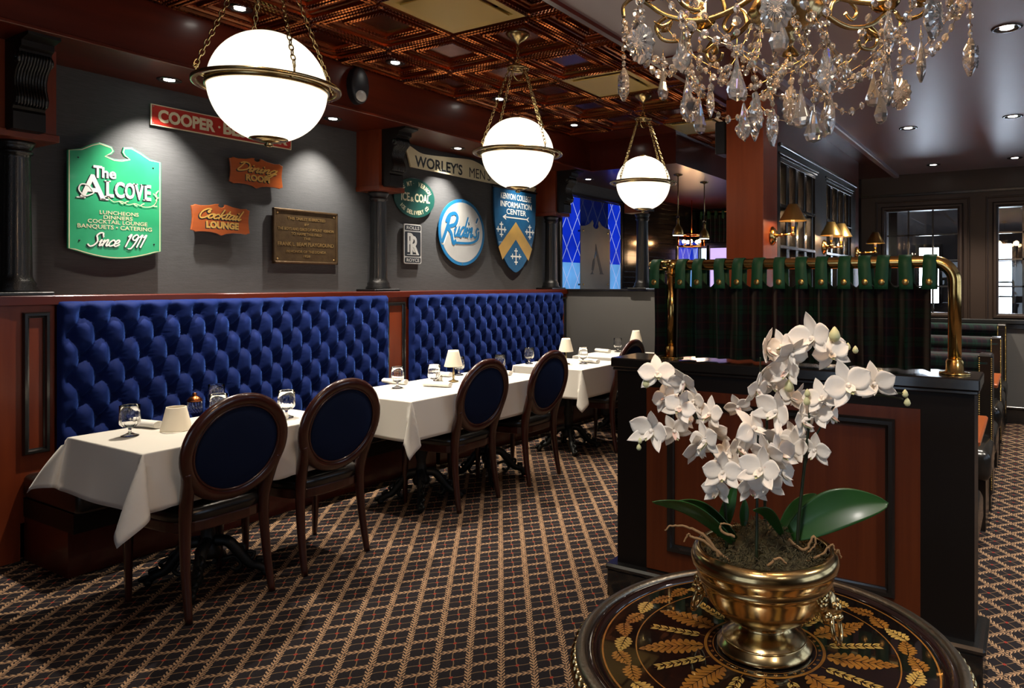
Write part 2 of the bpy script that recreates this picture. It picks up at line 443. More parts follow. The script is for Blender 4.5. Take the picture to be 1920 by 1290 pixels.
for y0, y1, z0, z1 in ((YB, .6, 0, 3.2), (.6, 11.3, 0, .9), (.6, 11.3, 2.45, 3.2), (2.4, 2.9, .9, 2.45), (4.7, 5.2, .9, 2.45), (7.0, 11.3, .9, 2.45)):
    b.box(XR, XR+.12, y0, y1, z0, z1)
struct('wall_right', b, 'dark_wall')
for i, (y0, y1) in enumerate(((.6, 2.4), (2.9, 4.7), (5.2, 7.0))):
    t = sthing('window_%d' % (i+5), (XR, (y0+y1)/2, .9))
    b = B(); b.box(XR+.03, XR+.05, y0, y1, .9, 2.45); b.build('pane', 'daylight', t)
    b = B()
    for k in range(4): yy = lerp(y0, y1, k/3); b.box(XR-.02, XR+.06, yy-.03, yy+.03, .9, 2.45)
    for zz in (.9, 1.65, 2.45): b.box(XR-.02, XR+.06, y0, y1, zz-.03, zz+.03)
    b.build('window_frame', 'dark_wall', t)
# wall at the end of the dining room, with two openings
b = B(); Y0, Y1 = YF, YF+.14
w3 = (-1.42, -.68, 1.16, 2.305); w4 = (-.285, .21, 1.16, 2.30)
b.box(-1.70, w3[0], Y0, Y1, 0, ZG); b.box(w3[1], w4[0], Y0, Y1, 0, ZG); b.box(w4[1], XR, Y0, Y1, 0, ZG)
for w_ in (w3, w4): b.box(w_[0], w_[1], Y0, Y1, 0, w_[2]); b.box(w_[0], w_[1], Y0, Y1, w_[3], ZG)
struct('wall_far', b, 'dark_wall')
for i, (w_, mx) in enumerate(((w3, (-1.19, -.935)), (w4, (-.055, )))):
    t = sthing('window_%d' % (i+3), (w_[0], YF, w_[2])); x0, x1, z0, z1 = w_
    b = B(); f = .055
    b.frame('y', YF, YF-.035, x0-f, x1+f, z0-f, z1+f, f)
    for g, dp in ((.10, .018),):
        b.frame('y', YF, YF-dp, x0-g-.02, x1+g+.02, z0-g-.02, z1+g+.02, .022)
    b.build('window_frame', 'dark_wall', t)
    b = B()
    for x in mx: b.box(x-.009, x+.009, YF+.03, YF+.06, z0, z1)
    for zz in (2.028, 1.74, 1.45): b.box(x0, x1, YF+.03, YF+.06, zz-.009, zz+.009)
    b.build('muntin_grid', 'black_trim', t)
    b = B(); b.box(x0, x1, YF+.042, YF+.048, z0, z1); b.build('pane', 'glass', t)
b = B(); b.box(-1.70, XR, YF-.012, YF, .18, 1.05); struct('trim_1', b, 'wallpaper')
b = B(); b.box(-1.70, XR, YF-.045, YF, 1.05, 1.10, .008); b.box(-1.70, XR, YF-.03, YF, 1.0, 1.05, .005); b.box(-1.70, XR, YF-.02, YF, 2.47, 2.50, .004); struct('trim_2', b, 'black_trim')
b = B(); b.box(-1.70, XR, YF-.03, YF, 0, .15, .004); b.box(-1.70, XR, YF-.038, YF, .15, .18, .006); struct('baseboard_far', b, 'black_trim')
# back rooms behind it
b = B()
b.box(XW, -1.70, YBAR, YBAR+.1, 0, 3.2); struct('wall_bar', b, 'tile_black')
b = B(); b.box(-1.70, XR, YBAR, YBAR+.1, 0, 3.2); struct('wall_lobby', b, 'wallpaper')
def backwin(n, x0, x1, z0, z1, m, bars=()):
    t = sthing('window_%d' % n, (x0, YBAR, z0))
    b = B(); b.box(x0, x1, YBAR-.02, YBAR-.01, z0, z1); b.build('pane', m, t)
    b = B()
    for a in ((x0-.05, x0, z0-.05, z1+.05), (x1, x1+.05, z0-.05, z1+.05), (x0, x1, z1, z1+.05), (x0, x1, z0-.05, z0)): b.box(a[0], a[1], YBAR-.05, YBAR, a[2], a[3])
    for zz in bars: b.box(x0, x1, YBAR-.04, YBAR, zz-.012, zz+.012)
    b.build('window_frame', 'black_trim', t)
backwin(8, -1.39, -1.13, 1.20, 2.0, 'daylight_strong', (1.75, ))
backwin(9, -.37, -.21, .5, 2.03, 'daylight_strong', (1.0, 1.3, 1.5, 1.8))
backwin(10, -4.68, -4.36, 1.3, 2.08, 'lavender')
backwin(11, -4.84, -4.74, 1.3, 2.08, 'daylight', (1.5, 1.7))
backwin(12, 1.2, 2.2, .3, 2.2, 'daylight_strong', (1.0, 1.6))

# ceilings
b = B(); b.box(XW, XR, YB, 1.0, ZC, ZC+.1); b.box(XW, -4.28, 1.0, 11.2, ZC, ZC+.1); b.box(-4.29, -3.14, 6.24, 11.2, ZC, ZC+.1); b.box(-3.15, -1.75, 8.55, 11.2, ZC, ZC+.1)
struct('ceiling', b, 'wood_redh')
def copper_ceiling():
    b = B(); P = .592
    prof = [(0, .0), (.006, .0), (.010, -.012), (.022, -.012), (.025, .004), (.034, .004), (.038, -.014), (.050, -.014), (.054, .006), (.066, .010),
            (.070, .000), (.080, .000), (.084, .012), (.118, .016), (.121, .002), (.131, .002), (.134, .018), (.142, .018), (.145, .006), (.155, .006), (.160, .024), (P/2, .026)]
    bead = {2: 1, 6: 1, 14: 1, 18: 1}
    NB = 40
    def tile(x0, y0, x1, y1):
        cx, cy = (x0+x1)/2, (y0+y1)/2; hx, hy = (x1-x0)/2, (y1-y0)/2
        for i in range(len(prof)-1):
            d0, z0 = prof[i]; d1, z1 = prof[i+1]
            d0, d1 = min(d0, hx), min(d1, hx)
            for sd in range(4):
                ca, sa = ((1, 0), (0, 1), (-1, 0), (0, -1))[sd]
                ha, hb = (hx, hy) if sd % 2 == 0 else (hy, hx)
                e0, e1 = hb-d0, hb-d1
                def P3(d, e, z): return (cx + ca*(ha-d) - sa*e, cy + sa*(ha-d) + ca*e, ZC+z)
                if i in bead:
                    n = max(2, int(2*e0/.0135)); vs = []; fs = []
                    for k in range(n+1):
                        t = k/n; a = lerp(-e0, e0, t); c_ = lerp(-e1, e1, t); dz = -.0045 if k % 2 else .003
                        vs += [P3(d0, a, z0 + dz), P3(d1, c_, z1 + dz)]
                    for k in range(n): fs.append((2*k, 2*k+1, 2*k+3, 2*k+2))
                    b.add(vs, fs, False)
                else:
                    b.add([P3(d0, -e0, z0), P3(d1, -e1, z1), P3(d1, e1, z1), P3(d0, e0, z0)], [(0, 1, 2, 3)], False)
        for ex in (-1, 1):       # small leaf bosses in the tile corners
            for ey in (-1, 1): b.sph((cx+ex*(hx-.045), cy+ey*(hy-.045), ZC-.010), .016, 6, 4, sc=(1.3, 1.3, .6))
    xs = [-4.29, -3.775, -3.185, -2.593, -2.0, -1.70]
    for i in range(5):
        for k in range(-4, 9):
            y0 = 3.39 + k*P; y1 = y0 + P
            if i < 2 and k >= 5: continue
            if i == 2 and k in (-1, 2, 5): continue
            if y0 > 8.5: continue
            tile(xs[i], y0, xs[i+1], y1)
    return b
struct('ceiling_copper', copper_ceiling(), 'copper')
b = B(); b.box(-4.3, -1.6, 1.0, 8.6, ZC+.06, ZC+.1); struct('ceiling_backing', b, 'copper')
b = B(); b.box(-1.30, XR, YB, 11.2, ZG, ZG+.05); b.box(-1.77, -1.30, YB, 3.45, ZG-.01, ZG+.05); struct('ceiling_grey', b, 'grey_ceiling')
b = B(); b.box(-1.77, -1.31, 3.45, 8.6, 2.70, 3.08); b.box(-1.80, -1.77, YB, 8.6, 2.69, 3.08); struct('trim_3', b, 'wood_dark')
b = B(); b.box(-1.345, -1.285, YB, 8.6, 2.685, 2.735, .008); struct('trim_4', b, 'grey_ceiling')
# soffit along the left wall that turns over the bar
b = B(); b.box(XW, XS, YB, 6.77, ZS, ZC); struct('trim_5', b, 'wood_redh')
b = B(); b.box(XS+.002, XS+.018, YB, 6.765, ZS-.006, ZS+.014, .003); struct('trim_6', b, 'wood_redh')
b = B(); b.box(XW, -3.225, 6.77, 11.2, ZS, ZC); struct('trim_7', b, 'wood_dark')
b = B(); b.box(-3.225, -3.21, 6.77, 11.2, ZS-.004, ZS+.012); b.box(XS, -3.21, 6.755, 6.77, ZS-.004, ZS+.012); struct('trim_8', b, 'wood_dark')
b = B(); b.box(-1.80, -1.28, YB, 3.46, 2.69, 2.70); 
# low wall towards the bar
b = B(); b.box(-4.66, -1.9, 6.83, 6.95, 0, 1.395); struct('wall_low', b, 'wallpaper')
b = B(); b.box(-4.66, -1.88, 6.80, 7.02, 1.395, 1.42, .005); struct('trim_9', b, 'black_trim')
# wood pillar
b = B(); b.box(-1.745, -1.49, 4.44, 4.735, 0, 2.70, .003); struct('pillar', b, 'pillar_wood')
# panelled wall with two glazed openings between bar and booths
b = B(); x0, x1 = -1.58, -1.49; o1 = (4.80, 5.72); o2 = (6.09, 7.05); zb, zt = 1.12, 2.345
b.box(x0, x1, 4.735, 7.25, 0, zb); b.box(x0, x1, 4.735, 7.25, zt, 2.44)
for a in ((4.735, o1[0]), (o1[1], o2[0]), (o2[1], 7.25)): b.box(x0, x1, a[0], a[1], zb, zt)
struct('wall_window_side', b, 'black_paint')
b = B(); b.box(x0, x1, 4.735, 7.40, 2.44, 2.70); b.box(x0, x1, 7.25, 7.40, 0, 2.44); struct('trim_10', b, 'wood_dark')
b = B(); b.box(x1, x1+.022, 4.75, 7.24, 2.425, 2.45, .004)
for o in (o1, o2): b.box(x1, x1+.016, o[0]-.05, o[1]+.06, 2.372, 2.388, .003); b.box(x1, x1+.010, o[0]-.03, o[1]+.04, 2.352, 2.364, .002)
struct('trim_11', b, 'black_trim')
for i, o in enumerate((o1, o2)):
    t = sthing('window_%d' % (i+1), (x1, o[0], zb)); L = o[1]-o[0]
    b = B()
    for k in range(5):
        yy = o[0] + L*k/4; b.box(x0+.02, x1-.012, yy-.028, yy+.028, zb, zt, .004)
    for zz in (zb+.01, 1.42, 1.738, 2.025, zt-.01): b.box(x0+.01, x1+.004, o[0], o[1], zz-.012, zz+.012, .003)
    b.build('muntin_grid', 'black_trim', t)
    b = B(); b.box(x0+.04, x0+.046, o[0], o[1], zb, zt); b.build('pane', 'glass', t)

# wood panelling behind the banquettes
b = B(); b.box(XW, -4.63, YB, 6.83, 1.362, 1.415, .004); struct('trim_12', b, 'wood_redh')
b = B(); b.box(XW, -4.66, YB, 1.673, 0, 1.362); b.box(-4.66, -4.655, 1.20, 1.625, .12, 1.33); struct('trim_13', b, 'wood_red')
def pilaster(n, y0, y1):
    t = sthing('trim_%d' % n, (-4.66, (y0+y1)/2, 0))
    b = B(); b.box(XW, -4.66, y0, y1, .2, 1.362); b.build('pilaster_board', 'wood_red', t)
    b = B(); m0, m1, z0, z1 = y0+.006, y1-.024, .56, 1.325
    b.frame('x', -4.66, -4.636, m0, m1, z0, z1, .030)
    b.build('panel_molding', 'black_trim', t)
pilaster(14, 1.673, 1.826); pilaster(15, 4.150, 4.385); pilaster(16, 6.700, 6.83)

# stained glass window on the left wall past the banquette
b = B(); b.box(XW, XW+.01, 8.62, 11.2, 1.42, 2.75); b.box(XW, XW+.03, 8.52, 8.62, 1.1, 2.75); struct('trim_21', b, 'tile_black')
t = sthing('window_13', (XW, 7.75, 1.1))
b = B(); b.box(XW+.004, XW+.012, 7.05, 8.45, 1.1, 2.55); b.build('pane', 'stained_glass', t)
b = B()
b.frame('x', XW, XW+.03, 6.99, 8.51, 1.05, 2.61, .06)
b.build('window_frame', 'black_trim', t)

t = sthing('window_14', (XW, 7.75, 1.1))
b = B(); b.box(XW+.012, XW+.018, 10.30, 11.08, 1.3, 2.17); b.build('pane', 'stained_glass', t)
b = B(); b.frame('x', XW+.01, XW+.035, 10.25, 11.13, 1.25, 2.22, .05); b.build('window_frame', 'black_trim', t)
# columns, blocks and corbels
def column(name, x, y, label, blk=(-.12, .12)):
    t = thing(name, label, 'column', (x, y, 1.415), 0, 'black fluted columns')
    b = B(); b.box(x-.115, x+.115, y-.135, y+.135, 1.415, 1.435, .004); b.build('column_base', 'black_iron', t)
    fl = lambda a, z: 1 - .07*max(0, math.cos(a*12))**2 if 1.52 < z < 2.17 else 1
    pr = [(.10, 1.435), (.104, 1.445), (.088, 1.465), (.092, 1.48), (.078, 1.50), (.073, 1.52), (.072, 1.53), (.063, 2.16), (.064, 2.18), (.075, 2.185), (.075, 2.20), (.066, 2.205), (.080, 2.23), (.088, 2.25)]
    b = B(); b.lathe(pr, (x, y, 0), 72, mod=fl); b.build('shaft', 'black_iron', t)
    return t
def corbel(x0, x1, y, top, label):
    hw = .070
    t = thing('corbel', label, 'corbel', (x0, y, 2.28), 0, 'black scrolled corbels')
    D = x1-x0
    out = [(0, 2.28), (.36, 2.28), (.36, 2.37), (.33, 2.385), (.36, 2.40), (.47, 2.41), (.50, 2.44), (.46, 2.47), (.42, 2.50), (.42, 2.54), (.48, 2.58), (.60, 2.61), (.66, 2.64), (.62, 2.665), (.62, 2.68), (.72, 2.69), (.72, 2.72), (1.0, 2.735), (1.0, 2.75), (0, 2.75)]
    b = B(); b.prism([(x0+u*D, v) for u, v in out], y-hw, y+hw, lambda u, v, w_: (u, w_, v)); b.build('bracket', 'black_paint', t)
    b = B()
    for k in range(10):
        yy = y - hw + .012 + k*(2*hw-.024)/9
        b.tube([(x0+u*D+.001, yy, v) for u, v in ((.40, 2.40), (.47, 2.41), (.50, 2.44), (.46, 2.47), (.42, 2.50), (.42, 2.54), (.48, 2.58), (.60, 2.61), (.66, 2.64), (.62, 2.665))], .0052, 6)
    b.build('fluting', 'black_iron', t)
    for yy in (y-hw, y+hw): b = B(); b.torus((x0+.55*D, yy, 2.635), .018, .010, 14, 6, (0, 1, 0)); b.build('scroll', 'black_iron', t)
for i, (y, nm) in enumerate(((1.69, 'at the left end beside the green sign'), (4.17, 'between the two groups of wall signs'), (6.67, 'beside the stained glass window'))):
    column('column', -4.765, y, 'black fluted column standing on the wood rail ' + nm)
    b = B(); b.box(XW, -4.61, y-.13, y+.125, 2.265, ZS); b.box(XW, -4.595, y-.14, y+.135, 2.25, 2.29, .003); struct('trim_%d' % (17+i), b, 'wood_red')
    corbel(-4.61, -4.34, y-.030, ZS, 'black scrolled corbel under the soffit ' + nm)
column('column', -3.70, 6.91, 'black fluted column standing on the low grey wall by the bar')
b = B(); b.box(-3.90, -3.68, 6.86, 7.02, 2.265, ZS); struct('trim_20', b, 'wood_red')
corbel(-3.68, -3.46, 6.93, ZS, 'black scrolled corbel above the low grey wall by the bar')

# ================================================================ LIGHT FIXTURES
def downlight(x, y, z, label, trim='black_trim', r=.055, first=[None], lens='lens'):
    loc = (x, y, z)
    if first[0] is None or trim != first[0][1]:
        t = thing('recessed_downlight', label, 'ceiling light', loc, 0, 'recessed downlights')
        b = B(); b.lathe([(.044, .0), (.044, -.004), (.060, -.006), (.068, -.004), (.070, 0)], loc, 28); b.build('trim_ring', trim, t)
        b = B(); b.lathe([(.0, -.003), (.030, -.003), (.031, .0)], loc, 20); b.build('lens', lens, t)
        b = B(); b.lathe([(.031, -.001), (.044, -.002), (.044, .0)], loc, 20); b.build('baffle', 'steel', t)
        if first[0] is None: first[0] = (t, trim)
        return t
    return dup(first[0][0], loc, None, label)
for y, nm in ((2.42, 'above the green sign'), (3.62, 'behind the nearest globe lamp'), (5.0, 'above the blue lettered round sign'), (7.27, 'near the stained glass window')):
    downlight(-4.64, y, ZS, 'small recessed downlight in the wood soffit ' + nm)
for (y, nm) in ((2.50, 'nearest of the row in the copper ceiling'), (3.686, 'second nearest of the row in the copper ceiling'), (4.87, 'third of the row in the copper ceiling'), (6.054, 'farthest of the row in the copper ceiling')):
    downlight(-4.033, y, ZC+.024, 'small recessed downlight, ' + nm)
for (x, y, nm) in ((-.094, 3.914, 'nearest one'), (-.106, 6.005, 'the middle one of the right column'), (-.834, 6.04, 'the middle one of the left column'), (-.866, 8.04, 'far one of the left column'), (-.123, 8.0, 'far one of the right column')):
    downlight(x, y, ZG, 'round recessed downlight in the smooth grey ceiling, ' + nm)

# soffit spots graze the signs, ceiling spots hit the tables, grey ceiling spots the booths and aisle
for y, p in ((2.42, 125), (3.62, 90), (5.0, 110), (6.1, 26)): spot((-4.60, y, 2.735), (-4.86, y, 1.75), p, 80, 1.0, (1, .94, .85), .02)
for y in (2.50, 3.686, 4.87, 6.054): spot((-4.033, y, 3.06), (-3.85, y+.05, .7), 165, 84, .7, (1, .88, .72), .03)
for y in (1.9, 3.1, 4.3, 5.4): spot((-3.3, y, 3.05), (-3.35, y, .7), 14 if y < 2 else 44, 70, .8, (1, .88, .72), .03)
for (x, y) in ((-.094, 3.914), (-.106, 6.005), (-.834, 6.04), (-.866, 8.04), (-.123, 8.0)): spot((x, y, 2.70), (x, y, 0), 105, 90, .8, (1, .90, .76), .03)
for (x, y) in ((-2.5, 5.2), (-2.35, 3.4), (-2.3, 1.2)): spot((x, y, 3.03), (x, y, 0), 34 if y < 2 else 55, 95, .9, (1, .88, .72), .04)
for (x, y) in ((.9, 2.2), (.9, 4.5), (.9, 7.0)): spot((x, y, 2.70), (x, y, 0), 110, 100, .8, (1, .90, .76), .04)
spot((-.35, .25, 2.66), (-.45, 1.4, 1.1), 50, 50, .8, (1, .92, .84), .10)      # spot without a fixture, added to brighten the orchids

def chain(b, p0, p1, link=.030, r=.0026, R=.0085):
    P0, P1 = Vector(p0), Vector(p1); L = (P1-P0).length; n = max(2, int(L/(link*.78))); t = (P1-P0)/L
    a = Vector((0, 0, 1)).cross(t); a = a.normalized() if a.length > .05 else Vector((1, 0, 0)); c_ = t.cross(a)
    for i in range(n):
        p = P0 + t*L*(i+.5)/n; u, v = (a, c_) if i % 2 else (c_, a)
        pts = [p + t*(link*.5)*math.cos(2*PI*k/10) + u*R*math.sin(2*PI*k/10) for k in range(10)]
        b.tube(pts, r, 5, False, up=v, closed=True)
def globe_lamp(x, y, z, label):
    t = thing('globe_pendant', label, 'pendant lamp', (x, y, z), 0, 'opal globe pendants on brass chains')
    b = B(); b.lathe([(.0, .0), (.075, .0), (.078, -.006), (.066, -.022), (.040, -.046), (.018, -.056), (.010, -.070)], (x, y, ZC), 32); b.build('canopy', 'antique', t)
    zh = z + .545
    b = B(); chain(b, (x, y, ZC-.065), (x, y, zh+.03), .034, .003, .010); b.build('drop_chain', 'antique', t)
    b = B(); b.torus((x, y, zh), .068, .007, 32, 8, flat=(1, .6)); b.torus((x, y, zh), .026, .006, 24, 8); b.torus((x, y, zh-.022), .052, .0045, 24, 6, (1, 0, .001), sx=1)
    b.sph((x, y, zh+.012), .018, 12, 8); b.torus((x, y, zh+.042), .017, .004, 16, 6, (0, 1, 0))
    for k in range(4):
        a = k*PI/2 + .35; b.cyl((x+.024*math.cos(a), y+.024*math.sin(a), zh), (x+.07*math.cos(a), y+.07*math.sin(a), zh), .0045, n=6)
    b.build('chain_hub', 'antique', t)
    Rr = .278
    for k in range(4):
        a = k*PI/2 + .35 - .6; b = B()
        p1 = (x+.066*math.cos(a), y+.066*math.sin(a), zh-.01); p0 = (x+(Rr-.006)*math.cos(a), y+(Rr-.006)*math.sin(a), z+.035)
        chain(b, p0, p1); b.cyl((p0[0], p0[1], z+.008), p0, .004, n=8); b.torus((p0[0], p0[1], z+.032), .008, .003, 12, 5, (-math.sin(a), math.cos(a), 0))
        b.build('chain', 'antique', t)
    b = B(); b.lathe([(Rr-.016, -.006), (Rr, -.007), (Rr+.006, -.004), (Rr+.006, .006), (Rr, .008), (Rr-.016, .007)], (x, y, z), 72, closed=True)
    b.lathe([(.229, -.016), (.236, -.014), (.238, .010), (.232, .016), (.229, .010)], (x, y, z), 64, closed=True)
    for k in range(4):
        a = k*PI/2 + .35 - .6; b.cyl((x+.232*math.cos(a), y+.232*math.sin(a), z), (x+Rr*math.cos(a), y+Rr*math.sin(a), z), .006, n=8)
    b.build('ring', 'antique', t)
    b = B(); pr = []
    for i in range(33):
        th = lerp(PI*.93, PI*.07, i/32) ; pr.append((.228*math.sin(th), .228*math.cos(th)))
    pr = [(.0, pr[0][1])] + pr + [(.0, pr[-1][1])]
    b.lathe(pr, (x, y, z), 56); b.build('globe', 'opal', t)
    b = B(); b.lathe([(.0, -.250), (.012, -.248), (.018, -.240), (.010, -.230), (.055, -.226), (.075, -.218), (.074, -.212), (.05, -.212)], (x, y, z), 32); b.build('bottom_cap', 'antique', t)
    b = B(); b.lathe([(.06, .215), (.058, .226), (.022, .236), (.008, .250), (.0, .252)], (x, y, z), 32); b.build('top_cap', 'antique', t)
globe_lamp(-2.75, 1.83, 2.30, 'large opal glass globe lamp hanging nearest, in front of the red sign')
globe_lamp(-2.83, 3.60, 2.31, 'opal glass globe lamp hanging in the middle of the row, before the shield sign')
globe_lamp(-2.83, 5.30, 2.33, 'opal glass globe lamp hanging farthest, before the stained glass')

def gold_vent(x0, x1, y0, y1, label):
    t = thing('ceiling_vent', label, 'air vent', ((x0+x1)/2, (y0+y1)/2, ZC), 0, 'gold square air vents')
    b = B(); g = .008
    for (a, c_, z_) in ((.0, .05, .0), (.05, .085, .030)):
        z0_ = ZC - .004 + (0 if a == 0 else .0)
        X0, X1, Y0_, Y1_ = x0+g+a, x1-g-a, y0+g+a, y1-g-a; X2, X3, Y2, Y3 = x0+g+c_, x1-g-c_, y0+g+c_, y1-g-c_
        za = ZC - .004 if a == 0 else ZC + .0; zb_ = ZC + .0 if a == 0 else ZC + .05
        b.add([(X0, Y0_, za), (X1, Y0_, za), (X1, Y1_, za), (X0, Y1_, za), (X2, Y2, zb_), (X3, Y2, zb_), (X3, Y3, zb_), (X2, Y3, zb_)], [(0, 4, 5, 1), (1, 5, 6, 2), (2, 6, 7, 3), (3, 7, 4, 0)], False)
    b.build('vent_frame', 'gold_paint', t)
    b = B(); b.box(x0+.075, x1-.075, y0+.075, y1-.075, ZC-.012, ZC-.002, .003); b.build('vent_plate', 'gold_paint', t)
P_ = .592
gold_vent(-3.185, -2.593, 3.39-P_, 3.39, 'square gold ceiling vent panel nearest the first globe lamp')
gold_vent(-3.185, -2.593, 3.39+2*P_, 3.39+3*P_, 'square gold ceiling vent panel between the second and third globe lamps')
gold_vent(-3.185, -2.593, 3.39+5*P_, 3.39+6*P_, 'square ceiling vent panel farthest back, beyond the third globe lamp')

# emergency light on the soffit face
t = thing('emergency_light', 'black emergency light with a clear lens on the wood soffit', 'emergency light', (XS, 3.54, 2.93))
b = B(); b.grid(24, 12, lambda u, v: (XS + .075*math.sin(v*PI/2), 3.54 + .078*math.cos(2*PI*u)*(1 if v < .5 else math.cos((v-.5)*PI)), 2.93 + .135*math.sin(2*PI*u)*(1 if v < .5 else math.cos((v-.5)*PI))), wrap=True)
b.build('housing', 'sign_black', t)
b = B(); b.sph((XS+.055, 3.54, 2.855), .052, 16, 10, sc=(.6, 1, .9)); b.build('lens', 'plastic_clear', t)

# brass wall sconces
def sconce(y, arms, z0, label):
    X = -1.49; t = thing('wall_sconce', label, 'wall lamp', (X, y, z0), 0, 'brass wall sconces with cone shades')
    b = B(); b.lathe([(.062, .0), (.064, .008), (.052, .014), (.050, .020), (.040, .026), (.014, .030), (.010, .045)], (X, y, z0), 32, axis='x'); b.build('wall_plate', 'brass', t)
    for (dx, dy, dz) in arms:
        e = (X+dx, y+dy, z0+dz); m_ = (X+dx*.45, y+dy*.45, z0+dz*.3)
        b = B(); b.tube([(X+.03, y, z0), m_, e], .0065, 10); b.sph(m_, .014, 12, 8); b.sph(e, .016, 12, 8); b.cyl(e, (e[0], e[1], e[2]+.05), .008, .011, 12); b.build('arm', 'brass', t)
        s0 = (e[0], e[1], e[2])
        b = B(); b.cyl((e[0], e[1], e[2]+.05), (e[0], e[1], e[2]+.10), .013, n=16); o = b.build('candle_sleeve', 'candle', t)
        b = B(); pr = [(.090, .085), (.088, .087), (.030, .195), (.022, .196), (.022, .192), (.029, .190), (.086, .086)]
        b.lathe(pr, e, 40, closed=True); b.build('lamp_shade', 'shade_brass', t)
        b = B(); b.sph((e[0], e[1], e[2]+.125), .016, 10, 8, sc=(1, 1, 1.4)); b.build('bulb', 'bulb_warm', t)
        point((e[0], e[1], e[2]+.085), 6.0, (1, .66, .36), .02)
sconce(4.62, ((.15, -.03, .005), ), 1.800, 'brass wall sconce nearest the wood pillar')
sconce(6.00, ((.10, -.16, .0), (.135, .04, .0)), 1.785, 'double armed brass wall sconce between the two dark windows')
sconce(7.30, ((.18, .0, .005), ), 1.785, 'brass wall sconce farthest back by the end wall')

# bar pendants, behind
def bar_pendant(x, y, zb_, label):
    t = thing('bar_pendant', label, 'pendant lamp', (x, y, zb_), 0, 'bell shaped bar pendants')
    b = B(); b.lathe([(.0, .0), (.055, .0), (.05, -.012), (.012, -.022), (.009, -.03)], (x, y, ZS), 20); b.build('canopy', 'antique', t)
    b = B(); b.cyl((x, y, ZS-.02), (x, y, zb_+.22), .007, n=8); b.torus((x, y, zb_+.215), .018, .004, 14, 6, (0, 1, 0)); b.build('rod', 'antique', t)
    b = B(); b.lathe([(.066, .0), (.064, .035), (.055, .07), (.036, .10), (.022, .12), (.016, .14), (.018, .17), (.010, .20)], (x, y, zb_), 24); b.build('lamp_shade', 'shade_brass', t)
    b = B(); b.lathe([(.0, .0), (.062, .001)], (x, y, zb_-.001), 20); b.build('lens', 'lens', t)
bar_pendant(-3.53, 7.47, 2.04, 'brass bell pendant over the bar, nearer of the two')
bar_pendant(-3.51, 8.19, 2.04, 'brass bell pendant over the bar, farther of the two')
t = thing('copper_lantern', 'orange glowing copper lantern cluster hanging deep in the bar', 'lantern', (-4.45, 9.9, 2.05))
b = B(); b.torus((-4.45, 9.9, 2.22), .22, .012, 20, 6); b.torus((-4.45, 9.9, 2.05), .20, .012, 20, 6); b.cyl((-4.45, 9.9, 2.22), (-4.45, 9.9, ZS), .008, n=6)
for k in range(5): a = k*2*PI/5; b.cyl((-4.45+.21*math.cos(a), 9.9+.21*math.sin(a), 2.05), (-4.45+.21*math.cos(a), 9.9+.21*math.sin(a), 2.22), .014, n=8)
b.build('lantern_frame', 'copper', t)
for k in range(5):
    a = k*2*PI/5; b = B(); b.sph((-4.45+.12*math.cos(a), 9.9+.12*math.sin(a), 2.12), .028, 10, 8); b.build('bulb', 'bulb_warm', t)
point((-4.3, 9.8, 1.9), 4, (1, .6, .3), .1)

spot((-1.45, 3.3, 2.68), (-1.62, 4.5, 1.6), 12, 70, .8, (1, .82, .6), .05)  # spot without a fixture, added to warm the wood pillar

for x in (-3.2, -1.6, 0, 1.5): spot((x, YB+.7, 2.70 if x > -1.3 else 3.05), (x, YB+.1, 1.4), 60, 80, 1.0, (1, .84, .62), .04)  # spots without fixtures, added to wash the unseen rear wall
for (x, y) in ((.9, .2), (-.8, -.9)): spot((x, y, 2.70), (x, y, 0), 60, 100, .8, (1, .88, .72), .04)  # two more added spots out of view, no fixtures modelled

t = thing('wall_speaker', 'small black speaker on the left side of the wood pillar under the ceiling', 'speaker', (-1.745, 4.54, 2.46))
b = B(); b.box(-1.835, -1.757, 4.46, 4.62, 2.35, 2.57, .008); b.build('cabinet', 'sign_black', t)
b = B(); b.box(-1.759, -1.745, 4.51, 4.57, 2.43, 2.49); b.build('bracket', 'black_trim', t)
t = thing('bar_curtain', 'dark curtain on a short brass rod deep in the bar', 'curtain', (-4.5, 11.1, 2.70))
b = B(); b.cyl((-4.86, 11.1, 2.68), (-3.9, 11.1, 2.68), .014, n=10); b.build('rod', 'brass', t)
for xk in (-4.84, -3.92): b = B(); b.cyl((xk, 11.1, 2.68), (xk, 11.199, 2.68), .012, n=10); b.build('bracket', 'brass', t)
b = B(); b.grid(80, 4, lambda u, v: (lerp(-4.84, -3.95, u), 11.1+.03*math.sin(u*70), lerp(2.18, 2.63, v))); b.build('curtain_cloth', 'tartan', t, solid=.004)
for k in range(7):
    xk = -4.80 + k*.13; b = B(); b.box(xk-.02, xk+.02, 11.075, 11.085, 2.57, 2.70); b.box(xk-.02, xk+.02, 11.115, 11.125, 2.57, 2.70); b.box(xk-.02, xk+.02, 11.075, 11.125, 2.694, 2.70); b.build('leather_tab', 'green_leather', t)

